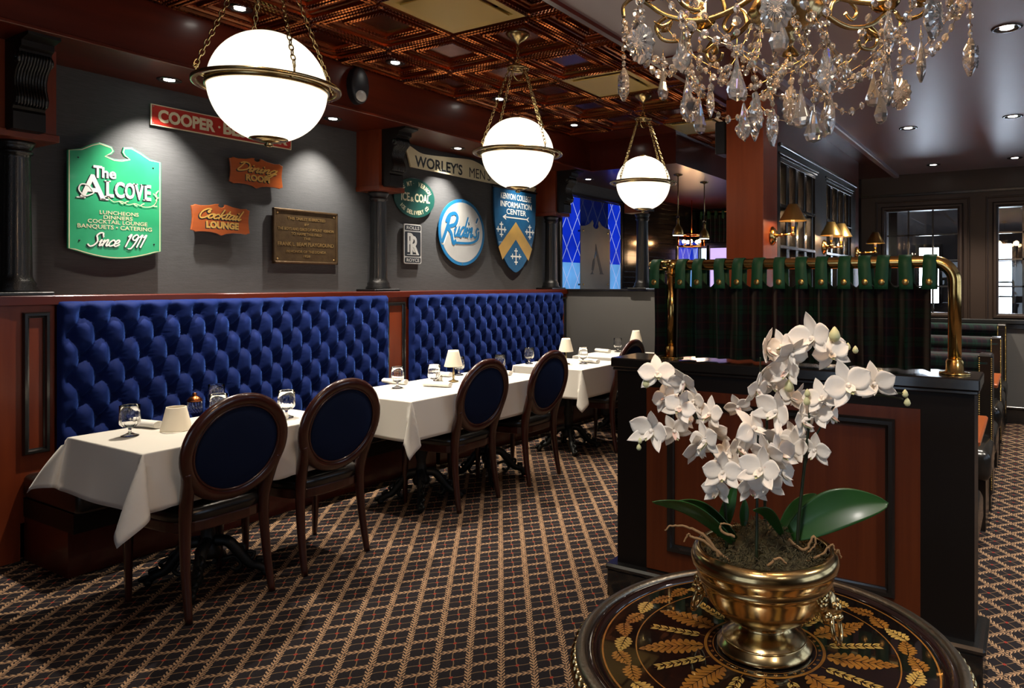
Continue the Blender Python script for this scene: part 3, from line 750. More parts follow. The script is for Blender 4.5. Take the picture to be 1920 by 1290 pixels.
# ================================================================ BANQUETTES
def banquette(y0, y1, label):
    t = thing('banquette', label, 'banquette', (-4.4, (y0+y1)/2, 0), 0, 'tufted blue banquettes')
    a_, bz = .157, .242; zt, z0 = 1.388, .44; yo, zo = 1.953, 1.312
    H = .070
    def f(u, v):
        y = lerp(y0+.002, y1-.002, u); z = lerp(z0, zt, v)
        du = (y-yo)/a_; dv = (z-zo)/bz
        p, q = du+dv, du-dv
        sp, sq = abs(math.sin(PI*p)), abs(math.sin(PI*q))
        rp, rq = p-round(p), q-round(q)
        ry, rz = (rp+rq)/2*a_, (rp-rq)/2*bz
        dist = math.hypot(ry, rz*.9)
        h = .12*(sp*sq)**.6 + .38*min(sp, sq)**.45 + .50*(1-math.exp(-(dist/.040)**2))
        h -= .10*math.exp(-(dist/.016)**2)
        an = math.atan2(rz, ry); h += .036*math.sin(an*11+round(p)*2.1+round(q)*1.3)*math.exp(-((dist-.030)/.017)**2) + .014*math.sin(an*17+round(p))*math.exp(-((dist-.05)/.02)**2)
        if z > zo + .005:                                 # vertical pleats run up from the top buttons
            fr = du - round(du)
            hp = .42*abs(math.sin(PI*du))**.5 + .58
            w_ = min(1, (z-zo)/.05); h = lerp(h, min(1.0, hp), w_*.85)
        ws = 1 - min(1, min(y-y0, y1-y)/.075); h = lerp(h, .80 + .12*abs(math.sin(PI*(z-zo)/.12)), ws*ws*(3-2*ws))
        dt = zt - z; e = 1.0
        if dt < .05: e = math.sqrt(max(0, 1-((.05-dt)/.05)**2))
        ds = min(y-y0, y1-y)
        if ds < .035: e *= math.sqrt(max(0.0, 1-((.035-ds)/.035)**2))
        return (-4.660 + H*max(.02, h)*e*1.1, y, z)
    b = B(); nu = int((y1-y0)/.0085); b.grid(nu, 112, f); b.build('tufted_back', 'velvet', t)
    b = B(); b.box(XW+.001, -4.668, y0, y1, .3, 1.372); b.build('back_board', 'wood_redh', t)
    e0 = y0 - .145 if y0 < 2 else y0 - .11
    e1 = y1 + .11
    b = B(); b.box(-4.665, -4.05, e0, e1, .33, .46); b.build('seat_cushion', 'vinyl', t, bevel=.03, seg=4)
    b = B(); b.box(-4.665, -4.10, e0+.005, e1-.01, .235, .335); b.build('seat_base', 'black_paint', t)
    b = B(); b.box(-4.665, -4.17, e0+.01, e1-.02, .0, .235); b.build('plinth', 'wood_dark', t)
banquette(1.826, 4.150, 'long blue tufted velvet banquette nearest, under the green and wooden signs')
banquette(4.385, 6.700, 'blue tufted velvet banquette farther back, under the round and shield signs')

# ================================================================ CHAIRS
def make_chair(loc, label):
    t = thing('dining_chair', label, 'chair', loc, 0, 'oval backed dining chairs')
    # back ring: centre, lean
    zc, xc, lean = .738, .275, .20; Ry, Rz = .223, .222
    def rp(a, R=1.0, off=0): return (xc + (Rz*R*math.sin(a))*lean + off*.98, Ry*R*math.cos(a), zc + Rz*R*math.sin(a)*.98 - off*lean)
    b = B(); n = 64
    N = Vector((.98, 0, -lean)).normalized()
    b.tube([rp(2*PI*k/n) for k in range(n)], .0295, 12, False, flat=(.72, 1.0), up=N, closed=True)
    b.tube([rp(2*PI*k/n, .888, .012) for k in range(n)], .006, 8, False, up=N, closed=True)
    b.tube([rp(2*PI*k/n, .888, -.012) for k in range(n)], .006, 8, False, up=N, closed=True)
    b.build('back_frame', 'chair_wood', t, local=True)
    b = B()
    for sg in (1, -1):
        b.grid(48, 8, lambda u, v: rp(2*PI*u, .895*(1-v), sg*(.006 + .017*math.sqrt(max(0, 1-(1-v)**2.6)))), wrap=True)
    b.build('back_cushion', 'chair_fabric', t, local=True)
    # rear posts sweep from the foot up into the ring
    for sy in (-1, 1):
        pts = [(.245, sy*.195, 0), (.212, sy*.190, .18), (.196, sy*.186, .34), (.196, sy*.184, .45), (.212, sy*.188, .53), (.236, sy*.196, .60), (.258, sy*.212, .665)]
        P_ = cat_rom(pts, 5); m = len(P_)
        rr = [lerp(.0165, .030, min(1, i/(m*.55))) if i < m*.75 else lerp(.030, .024, (i-m*.75)/(m*.25)) for i in range(m)]
        b = B(); b.tube(P_, rr, 10, flat=(1.05, .92), up=(1, 0, 0)); b.build('rear_leg', 'chair_wood', t, local=True)
        # curved web between post and ring
    for sy in (-1, 1):
        pts = [(-.215, sy*.215, .40), (-.222, sy*.216, .25), (-.224, sy*.214, .10), (-.226, sy*.212, 0)]
        b = B(); b.tube(cat_rom(pts, 4), [lerp(.025, .013, i/12) for i in range(13)], 4, up=(1, 1, 0)); b.build('front_leg', 'chair_wood', t, local=True)
    def outline(s_=1.0):
        pts = []
        for k in range(40):
            a = 2*PI*k/40; cx_, sy_ = math.cos(a), math.sin(a)
            r = (abs(cx_)**4.5 + abs(sy_)**4.5)**(-1/4.5)
            x = -.022 + r*cx_*.232*s_; wy = .238 - .030*(x+.22)/.44
            pts.append((x, r*sy_*wy*s_))
        return pts
    b = B(); o = outline(); b.prism(o, .375, .425); b.build('seat_rail', 'chair_wood', t, local=True, bevel=.006)
    b = B()
    lv = [(.985, .425), (1.01, .440), (1.015, .455), (.99, .472), (.93, .484), (.78, .493), (.5, .499), (.2, .502), (.02, .502)]
    O = outline(); vs = []; fs = []
    for s_, z in lv: vs += [(-.022+(x+.022)*s_, y*s_, z) for x, y in O]
    for i in range(len(lv)-1):
        for k in range(40): fs.append((i*40+k, i*40+(k+1) % 40, (i+1)*40+(k+1) % 40, (i+1)*40+k))
    b.add(vs, fs, True); b.build('seat_cushion', 'vinyl', t, local=True)
    return t
ch = make_chair((-3.405, 1.925, 0), 'oval backed chair with dark blue back nearest the camera, at the first table')
for x, y, rz, lb in ((-3.42, 2.505, 0, 'second oval backed chair, at the far side of the first table'),
                     (-3.42, 3.63, 0, 'oval backed chair at the near half of the long middle table'),
                     (-3.40, 4.335, .02, 'oval backed chair at the far half of the long middle table'),
                     (-3.37, 5.55, 0, 'oval backed chair partly hidden behind the dark partition, at the third table')):
    dup(ch, (x, y, 0), rz, lb)

# ================================================================ TABLES AND CLOTHS
TZ = .765
def pedestal(x, y, label, hy=.31):
    t = thing('dining_table', label, 'table', (x, y, 0), 0, 'pedestal tables under the cloths')
    b = B(); b.box(x-.31, x+.31, y-hy, y+hy, .725, .752, .004); b.build('table_board', 'black_paint', t)
    b = B(); b.lathe([(.10, .715), (.10, .705), (.04, .68), (.032, .64), (.03, .40), (.042, .33), (.030, .28), (.035, .20), (.06, .15), (.05, .12)], (x, y, 0), 20); b.cyl((x, y, .715), (x, y, .725), .16, n=20); b.build('column', 'cast_iron', t)
    for k in range(4):
        a = PI/4 + k*PI/2; c_, s_ = math.cos(a), math.sin(a)
        b = B(); pts = [(.03, .20), (.09, .19), (.14, .13), (.19, .07), (.23, .055), (.262, .03), (.268, .018)]
        b.tube(cat_rom([(x+r*c_, y+r*s_, z) for r, z in pts], 4), [.030-.0005*i for i in range(25)], 8)
        pts = [(.06, .10), (.12, .11), (.15, .07), (.13, .045), (.10, .06)]
        b.tube(cat_rom([(x+r*c_, y+r*s_, z) for r, z in pts], 4), .011, 6)
        for q in range(4): b.tube(cat_rom([(x+(.13+q*.045)*c_, y+(.13+q*.045)*s_, .17-q*.04), (x+(.16+q*.045)*c_-.02*s_, y+(.16+q*.045)*s_+.02*c_, .15-q*.035), (x+(.15+q*.045)*c_, y+(.15+q*.045)*s_, .12-q*.03)], 3), .010, 6)
        b.sph((x+.262*c_, y+.262*s_, .022), .022, 10, 6); b.build('foot', 'cast_iron', t)
    return t
SEATS = ((-3.405, 1.925), (-3.42, 2.505), (-3.42, 3.63), (-3.40, 4.335), (-3.37, 5.55))
def cloth(x0, x1, y0, y1, D, label, seed=1, out=.12, sweep=None):
    R = random.Random(seed); ph = [R.uniform(0, 6) for _ in range(8)]
    cx, cy = (x0+x1)/2, (y0+y1)/2; A, Bh = (x1-x0)/2, (y1-y0)/2; e = .012
    def axis(H_):
        n = max(6, int(2*H_/.035)); v = [-H_-D + D*i/12 for i in range(12)] + [-H_ + 2*H_*i/n for i in range(n+1)] + [H_ + D*(i+1)/12 for i in range(12)]
        v = sorted(set([round(q, 5) for q in v] + [round(sg*(H_+d), 5) for sg in (1, -1) for d in (.006, .012)])); return v
    ua, va = axis(A), axis(Bh)
    def fn(a, c_):
        da = max(0, abs(a)-A); db = max(0, abs(c_)-Bh); sa = 1 if a > 0 else -1; sb = 1 if c_ > 0 else -1
        px, py = max(-A, min(A, a)), max(-Bh, min(Bh, c_)); l = math.hypot(da, db)
        if l == 0: return (cx+px, cy+py, TZ + .0006*math.sin(a*23+ph[0])*math.sin(c_*19+ph[1]))
        th = math.atan2(db, da)
        fl = .045 + .030*math.sin((a if da == 0 else c_)*13 + ph[2])*min(1, l/D)
        ox, oy = math.cos(th), math.sin(th); k2 = math.sin(2*th)
        og = l*(out*(k2**1.5 if k2 > 0 else 0)*(1 + .3*math.sin(ph[3+(sa > 0)+2*(sb > 0)])) + fl)
        # fold the corner sideways into a lapping pleat
        side = .30*l*k2*math.sin(2*(th-PI/4))*1.0
        wob = .012*math.sin(9*th + ph[4])*l/D*(1 if k2 > .05 else 0)
        dx = sa*(ox*og*1.0 + ox*.008) ; dy = sb*(oy*og*1.0 + oy*.008)
        if k2 > 0.001:
            q = (1-abs(2*th/(PI/2)-1))             # 0 at sides, 1 at the diagonal
            dx += sa*(-.16*l*q*(1-q)*4*(1 if th > PI/4 else -.2)); dy += sb*(-.16*l*q*(1-q)*4*(1 if th < PI/4 else -.2))
        drop = l*math.sqrt(max(.2, 1-(og/l)**2))
        near = max([max(0, min(1, (.36-abs(cy+py-sy_))/.10)) for sx_, sy_ in SEATS])
        if sa > 0: dx = min(dx, .004 + (.2*l*(1-near) if k2 > .3 else 0))
        X_, Y_, Z_ = cx+px+dx+wob, cy+py+dy, TZ - max(0, drop - .004) - .0
        for sx_, sy_ in SEATS:                       # the cloth rests on a seat pushed under it
            kk = max(0, min(1, (.33-abs(Y_-sy_))/.085)); Z_ = max(Z_, lerp(.30, .512, kk*kk*(3-2*kk))) if kk > 0 else Z_
        if sweep: X_, Y_, Z_ = sweep(X_, Y_, Z_, l, sa, sb, th)
        return (X_, Y_, Z_)
    b = B(); vs = [fn(a, c_) for c_ in va for a in ua]; nu, nv = len(ua), len(va)
    b.add(vs, [(j*nu+i, j*nu+i+1, (j+1)*nu+i+1, (j+1)*nu+i) for j in range(nv-1) for i in range(nu-1)], True)
    o = b.build('tablecloth', 'cloth_white'); md = o.modifiers.new('solid', 'SOLIDIFY'); md.thickness = .002; md.offset = -1
    return tag(o, label, 'tablecloth', 'white tablecloths')
pedestal(-3.54, 2.03, 'pedestal table under the nearest white cloth', .44)
def sw1(X_, Y_, Z_, l, sa, sb, th):
    if sb < 0 and sa < 0 and X_ < -3.6 and Y_ < 1.60 and l > 0:      # rear corner splays out over the bench end
        k = min(1, l/.36); k2 = math.sin(2*th) if th > 0 else 0
        q = max(0, min(1, (-3.55-X_)/.35)); Y_ -= .05*k*q; X_ -= .10*k*k2; Z_ += .07*k*k2 + .03*k*q
    if sb < 0 and sa > 0 and l > 0 and th > 0: k2 = math.sin(2*th); Y_ -= .16*l*k2; X_ -= .04*l*k2
    return X_, Y_, Z_
cloth(-3.87, -3.225, 1.58, 2.56, .262, 'white tablecloth on the nearest table with its corner hanging over the bench', 3, .20, sw1)
pedestal(-3.58, 3.50, 'pedestal table under the near square cloth of the middle pair'); pedestal(-3.58, 4.20, 'pedestal table under the far square cloth of the middle pair')
cloth(-3.93, -3.24, 3.09, 3.79, .25, 'white tablecloth on the near half of the middle table pair', 5)
cloth(-3.93, -3.235, 3.80, 4.50, .25, 'white tablecloth on the far half of the middle table pair', 8)
pedestal(-3.56, 5.25, 'pedestal table under the cloth of the third table')
cloth(-3.92, -3.21, 4.93, 5.63, .25, 'white tablecloth on the third table with the small lamp', 11)
pedestal(-3.56, 6.22, 'pedestal table under the farthest cloth')
cloth(-3.92, -3.21, 5.87, 6.56, .25, 'white tablecloth on the farthest table by the low grey wall', 14)

TT = TZ + .003
def fix_normals(o, dist=1e-5):
    import bmesh
    bm = bmesh.new(); bm.from_mesh(o.data); bmesh.ops.remove_doubles(bm, verts=bm.verts, dist=dist); bmesh.ops.recalc_face_normals(bm, faces=bm.faces); bm.to_mesh(o.data); bm.free()
def goblet(loc, label):
    t = thing('water_goblet', label, 'glass', loc, 0, 'stemmed water goblets')
    pr = [(.0, .0), (.036, .0), (.037, .002), (.022, .007), (.009, .014), (.0065, .022), (.0075, .034), (.014, .040), (.031, .045), (.040, .056), (.0425, .075), (.0425, .100), (.0425, .142),
          (.0418, .1426), (.0412, .141), (.0412, .100), (.0405, .076), (.036, .059), (.026, .050), (.0, .047)]
    fl = lambda a, z: 1 + .055*math.cos(a*14) if .050 < z < .099 else 1
    b = B(); b.lathe(pr, (0, 0, 0), 56, mod=fl); o = b.build('bowl', 'thin_glass', t, local=True); fix_normals(o)
    return t
gl = [(-3.649, 1.727, 'water goblet at the near end of the first table, by the rolled napkin'), (-3.98, 2.33, 'water goblet by the wall side of the first table, behind the first chair'),
      (-3.62, 2.13, 'water goblet whose rim just shows above the first chair back'), (-3.43, 2.384, 'water goblet between the first and second chairs'),
      (-3.741, 3.437, 'water goblet at the near end of the middle table'), (-3.62, 3.66, 'water goblet beside the salt shakers on the middle table'),
      (-3.86, 4.17, 'water goblet behind the third chair back on the middle table'), (-3.667, 4.492-.06, 'water goblet at the far end of the middle table'),
      (-3.86, 5.07, 'water goblet whose rim shows above the fourth chair'), (-3.45, 5.32, 'water goblet beside the small lamp on the third table'),
      (-3.73, 6.42, 'water goblet on the farthest table'), ]
g0 = None
for x, y, lb in gl:
    if g0 is None: g0 = goblet((x, y, TT), lb)
    else: dup(g0, (x, y, TT), rnd.uniform(0, 6), lb)

def napkin(x, y, a, L, label):
    t = thing('rolled_napkin', label, 'napkin', (x, y, TT+.017), a, 'rolled white napkins')
    b = B(); r = .019
    def f(u, v):
        xx = lerp(-L/2, L/2, v); rr = r*(1+.05*math.sin(v*9)+.04*math.cos(4*PI*u)); return (xx, rr*1.25*math.cos(2*PI*u), rr*.92*math.sin(2*PI*u))
    b.grid(24, 14, f, wrap=True)
    for e, s_ in ((-L/2, 1), (L/2, -1)):
        b.grid(24, 5, lambda u, v: (e + s_*.004*math.sin(v*9), r*1.25*(1-v*.97)*math.cos(2*PI*u), r*.92*(1-v*.97)*math.sin(2*PI*u)), wrap=True)
    b.build('roll', 'napkin', t, local=True)
    b = B(); b.box(-L/2+.01, L/2-.006, .010, .026, .006, .014, .002); b.build('loose_edge', 'napkin', t, local=True)
for x, y, a, L, lb in ((-3.79, 1.87, math.radians(10), .16, 'rolled napkin beside the nearest goblet'), (-3.40, 2.27, math.radians(80), .17, 'rolled napkin between the first and second chairs'),
                    (-3.91, 3.57, math.radians(6), .20, 'rolled napkin by the near goblet on the middle table'), (-3.55, 3.62, math.radians(12), .21, 'rolled napkin in front of the salt shakers'),
                    (-3.60, 4.36, math.radians(-6), .22, 'rolled napkin at the far end of the middle table'), (-3.93, 4.04, math.radians(5), .2, 'rolled napkin by the banquette behind the third chair'),
                    (-3.45, 5.42, math.radians(-15), .24, 'rolled napkin beside the small lamp on the third table'), (-3.84, 6.30, math.radians(-15), .2, 'rolled napkin on the farthest table')):
    napkin(x, y, a, L, lb)

def table_lamp(loc, label):
    t = thing('table_lamp', label, 'lamp', loc, 0, 'small table lamps with cream shades')
    b = B(); b.lathe([(.0, .0), (.036, .0), (.036, .004), (.022, .008), (.009, .014), (.006, .022), (.010, .034), (.006, .046), (.0085, .060), (.0075, .085), (.005, .095), (.005, .125)], (0, 0, 0), 20); b.build('stem', 'antique', t, local=True)
    b = B(); b.lathe([(.066, .110), (.0655, .116), (.040, .215), (.036, .228), (.0345, .228), (.038, .214), (.064, .112)], (0, 0, 0), 32, closed=True); b.build('lamp_shade', 'shade_cloth', t, local=True)
    return t
tl = table_lamp((-3.631, 3.866, TT), 'small brass table lamp with cream shade on the middle table')
dup(tl, (-3.559, 5.21, TT), None, 'small brass table lamp with cream shade on the third table')
dup(tl, (-3.529, 6.45, TT), None, 'small brass table lamp with cream shade on the farthest table')
t = thing('lamp_shade', 'cream shade set straight on the cloth of the nearest table', 'lampshade', (-3.60, 1.91, TT))
b = B(); b.lathe([(.068, .0), (.0675, .006), (.044, .108), (.043, .112), (.041, .112), (.042, .106), (.065, .004)], (-3.60, 1.91, TT), 32, closed=True); b.build('shade_cone', 'shade_cloth', t)
def shakers(x, y, label):
    t = thing('shaker_caddy', label, 'shaker caddy', (x, y, TT), 0, 'salt and pepper caddies')
    b = B(); b.box(x-.03, x+.03, y-.018, y+.018, TT, TT+.008, .002); b.build('tray', 'antique', t)
    for k in (-1, 1):
        b = B(); b.lathe([(.0, .008), (.014, .008), (.014, .035), (.010, .040)], (x+k*.016, y, TT), 14); b.build('jar', 'plastic_clear', t)
        b = B(); b.lathe([(.011, .038), (.011, .048), (.006, .053), (.0, .054)], (x+k*.016, y, TT), 14); b.build('lid', 'pewter', t)
shakers(-3.70, 3.79, 'small shaker caddy at the foot of the middle table lamp')
t = thing('glass_jar', 'clear glass jar with a copper collar on the nearest table by the banquette', 'jar', (-4.0, 2.22, TT))
b = B(); b.lathe([(.0, .0), (.034, .0), (.037, .02), (.037, .06), (.030, .072)], (-4.0, 2.22, TT), 24); b.build('jar_body', 'thin_glass', t)
b = B(); b.lathe([(.036, .060), (.040, .064), (.036, .074), (.024, .086), (.010, .092), (.012, .104), (.0, .110)], (-4.0, 2.22, TT), 24); b.build('lid', 'copper', t)
t = thing('oil_candle', 'small blue glass oil candle beside the lamp on the farthest table', 'candle', (-3.50, 6.36, TT))
b = B(); b.lathe([(.0, .0), (.022, .0), (.026, .05), (.02, .07), (.0, .07)], (-3.50, 6.36, TT), 18); b.build('glass_cup', 'plastic_clear', t)

# ================================================================ PARTITION WITH BRASS RAIL AND CURTAIN
t = sthing('partition', (-.93, 3.03, 0)); t['kind'] = 'thing'; tag(t, 'dark panelled half height partition with red wood panel behind the orchids', 'partition')
b = B(); b.box(-1.70, -.175, 2.925, 3.14, 0, 1.085); b.build('partition_body', 'black_paint', t)
b = B(); b.box(-1.54, -.36, 2.918, 2.926, .16, 1.0); b.build('wood_panel', 'partition_wood', t)
b = B(); m = (-1.43, -.45, .26, .955)
b.frame('y', 2.918, 2.893, m[0], m[1], m[2], m[3], .036)
b.build('panel_molding', 'black_trim', t)
b = B(); b.box(-1.722, -.155, 2.895, 3.165, 1.085, 1.13, .005); b.box(-1.715, -.16, 2.903, 3.158, 1.07, 1.086, .004); b.build('cap', 'black_trim', t)
b = B(); b.box(-1.735, -.145, 2.885, 3.17, 0, .125, .003); b.box(-1.745, -.135, 2.875, 3.18, .125, .155, .010); b.build('plinth', 'black_trim', t)
RZ, RY, RR_ = 1.567, 3.03, .0245
t = thing('curtain_rail', 'polished brass pipe rail standing on the partition cap', 'rail', (-.9, RY, 1.13))
b = B(); pts = [(-1.575, RY+.10, RZ), (-1.580, RY+.05, RZ), (-1.572, RY+.015, RZ), (-1.545, RY, RZ), (-1.50, RY, RZ)] + [(x, RY, RZ) for x in (-1.2, -.9, -.6, -.40)]
el = [(-.33 + .08*math.sin(a), RY, RZ-.08+.08*math.cos(a)) for a in [k*PI/2/10 for k in range(11)]]
b.tube(cat_rom(pts, 3)[:-1] + el + [(-.25, RY, 1.14)], RR_, 24); b.build('pipe', 'brass', t)
b = B(); b.cyl((-1.465, RY, RZ), (-1.465, RY, 1.14), RR_*.92, n=24); b.torus((-1.465, RY, RZ-.036), RR_, .004, 24, 8); b.cyl((-1.50, RY, RZ), (-1.43, RY, RZ), RR_*1.10, n=24); b.build('post', 'brass', t)
for x in (-.25, -1.465):
    b = B(); b.lathe([(.0, .0), (.056, .0), (.058, .003), (.054, .007), (.034, .010), (.032, .05), (.029, .053), (.029, .056), (.025, .058)], (x, RY, 1.130), 32); b.build('flange', 'brass', t)
tabs = [-1.537, -1.402, -1.321, -1.216, -1.124, -1.032, -.938, -.844, -.756, -.661, -.584, -.509, -.428, -.336]
t = thing('cafe_curtain', 'dark green tartan cafe curtain hung by green leather tabs from the brass rail', 'curtain', (-.93, RY, RZ))
ZT = 1.475
def cur(u, v):
    # u along the curtain through tab index space, v from bottom to top
    s_ = u*(len(tabs)-1); i = min(int(s_), len(tabs)-2); f = s_-i
    x = lerp(tabs[i], tabs[i+1], f) ; x = lerp(lerp(-1.585, -.290, u), x, .9)
    sag = (math.sin(PI*f)**2)*.045*v**6
    y = RY - .030 + .060*math.sin(PI*f)**1.0*(.45+.55*(1-abs(2*v-1)*.3)) + .012*math.sin(u*61+v*3)*(1-v) + .006*math.sin(u*150)
    z = lerp(1.138, ZT+.035, v) - sag*1.0 
    return (x, y, z)
b = B(); b.grid(14*16, 26, cur); o = b.build('curtain_cloth', 'tartan', t, solid=.002)
for x in tabs:
    b = B(); w_ = .026; rr = RR_+.0035; tl_ = rnd.uniform(-.006, .006)
    pts = [(RY-rr-.006+.002*(1-k/5), lerp(1.458, RZ-.005, k/5)) for k in range(6)] + [(RY - rr*math.cos(a), RZ + rr*math.sin(a)) for a in [k*PI/10 for k in range(1, 10)]] + [(RY+rr, lerp(RZ-.005, 1.458, k/5)) for k in range(6)]
    m = len(pts); vs = []
    for i, (yy, zz) in enumerate(pts):
        sh = tl_*(RZ+.03-zz)/.1; wd = w_*(1 - .08*math.sin(PI*i/(m-1)))
        vs += [(x-wd+sh, yy, zz), (x+wd+sh, yy, zz)]
    b.add(vs, [(2*i, 2*i+1, 2*i+3, 2*i+2) for i in range(m-1)], True); o = b.build('leather_tab', 'green_leather', t, solid=.0025)
    b = B(); b.sph((x + tl_*.9, RY-rr-.009, 1.487), .0135, 14, 8, sc=(1, .35, 1)); b.build('rivet', 'rivet', o)

# ================================================================ BOOTHS ON THE RIGHT
def booth_bench(yc, face, label, zt=1.01, both=False):
    """face -1: seat towards the camera, +1: away; both: seats on both sides"""
    x0, x1 = -1.47, -.205; t = thing('booth_bench', label, 'booth bench', ((x0+x1)/2, yc, 0), 0, 'tartan booth benches')
    b = B(); b.box(x0, x1-.03, yc-.075, yc+.075, .42, zt-.02, .03); b.tube([(x0, yc-.045, zt-.05), (x1-.03, yc-.045, zt-.05)], .052, 12); b.tube([(x0, yc+.045, zt-.05), (x1-.03, yc+.045, zt-.05)], .052, 12); b.build('tartan_back', 'tartan', t)
    b = B(); b.box(x1-.088, x1, yc-.095, yc+.095, .10, zt+.005, .010); b.build('end_panel', 'booth_black', t)
    b = B(); b.box(x0, x1-.012, yc-.085, yc+.085, 0, .43); b.build('bench_base', 'booth_black', t)
    for sy in (-1, 1):
        b = B()
        for i in range(62):
            z = .14 + i*(zt-.16)/61
            for xx in (x1-.080, x1-.008): b.sph((xx, yc+sy*.0955, z), .0052, 8, 5, sc=(1, .5, 1))
        b.build('nail_trim', 'rivet', t)
    for sy in ((-1, 1) if both else (face, )):
        ya, yb_ = sorted((yc+sy*.095, yc+sy*.60)); b = B(); b.box(x0, x1+.012, ya, yb_, .30, .49); b.build('seat_cushion', 'vinyl', t, bevel=.055, seg=5)
        ya, yb_ = sorted((yc+sy*.09, yc+sy*.54)); b = B(); b.box(x0, x1-.02, ya, yb_, 0, .31); b.build('seat_base', 'booth_black', t)
booth_bench(3.31, 1, 'booth bench backing onto the dark partition', 1.05)
booth_bench(5.30, -1, 'tartan booth bench with nail head trim, nearest behind the partition', both=True)
booth_bench(7.02, -1, 'tartan booth bench with nail head trim, in the middle of the row', both=True)
booth_bench(8.48, -1, 'tartan booth bench with nail head trim, against the end wall', 1.05)
def booth_table(yc, label):
    t = thing('booth_table', label, 'table', (-.85, yc, 0), 0, 'orange wood booth tables')
    b = B(); b.box(-1.47, -.195, yc-.36, yc+.36, .725, .755, .008); b.build('tabletop', 'orange_wood', t)
    b = B(); b.cyl((-.9, yc, .01), (-.9, yc, .725), .035, n=16); b.build('column', 'cast_iron', t)
    b = B(); b.box(-1.2, -.6, yc-.04, yc+.04, 0, .03, .008); b.box(-.94, -.86, yc-.13, yc+.13, 0, .03, .008); b.build('foot', 'cast_iron', t)
booth_table(4.02, 'orange wood booth table just behind the partition'); booth_table(6.15, 'orange wood booth table in the second booth')

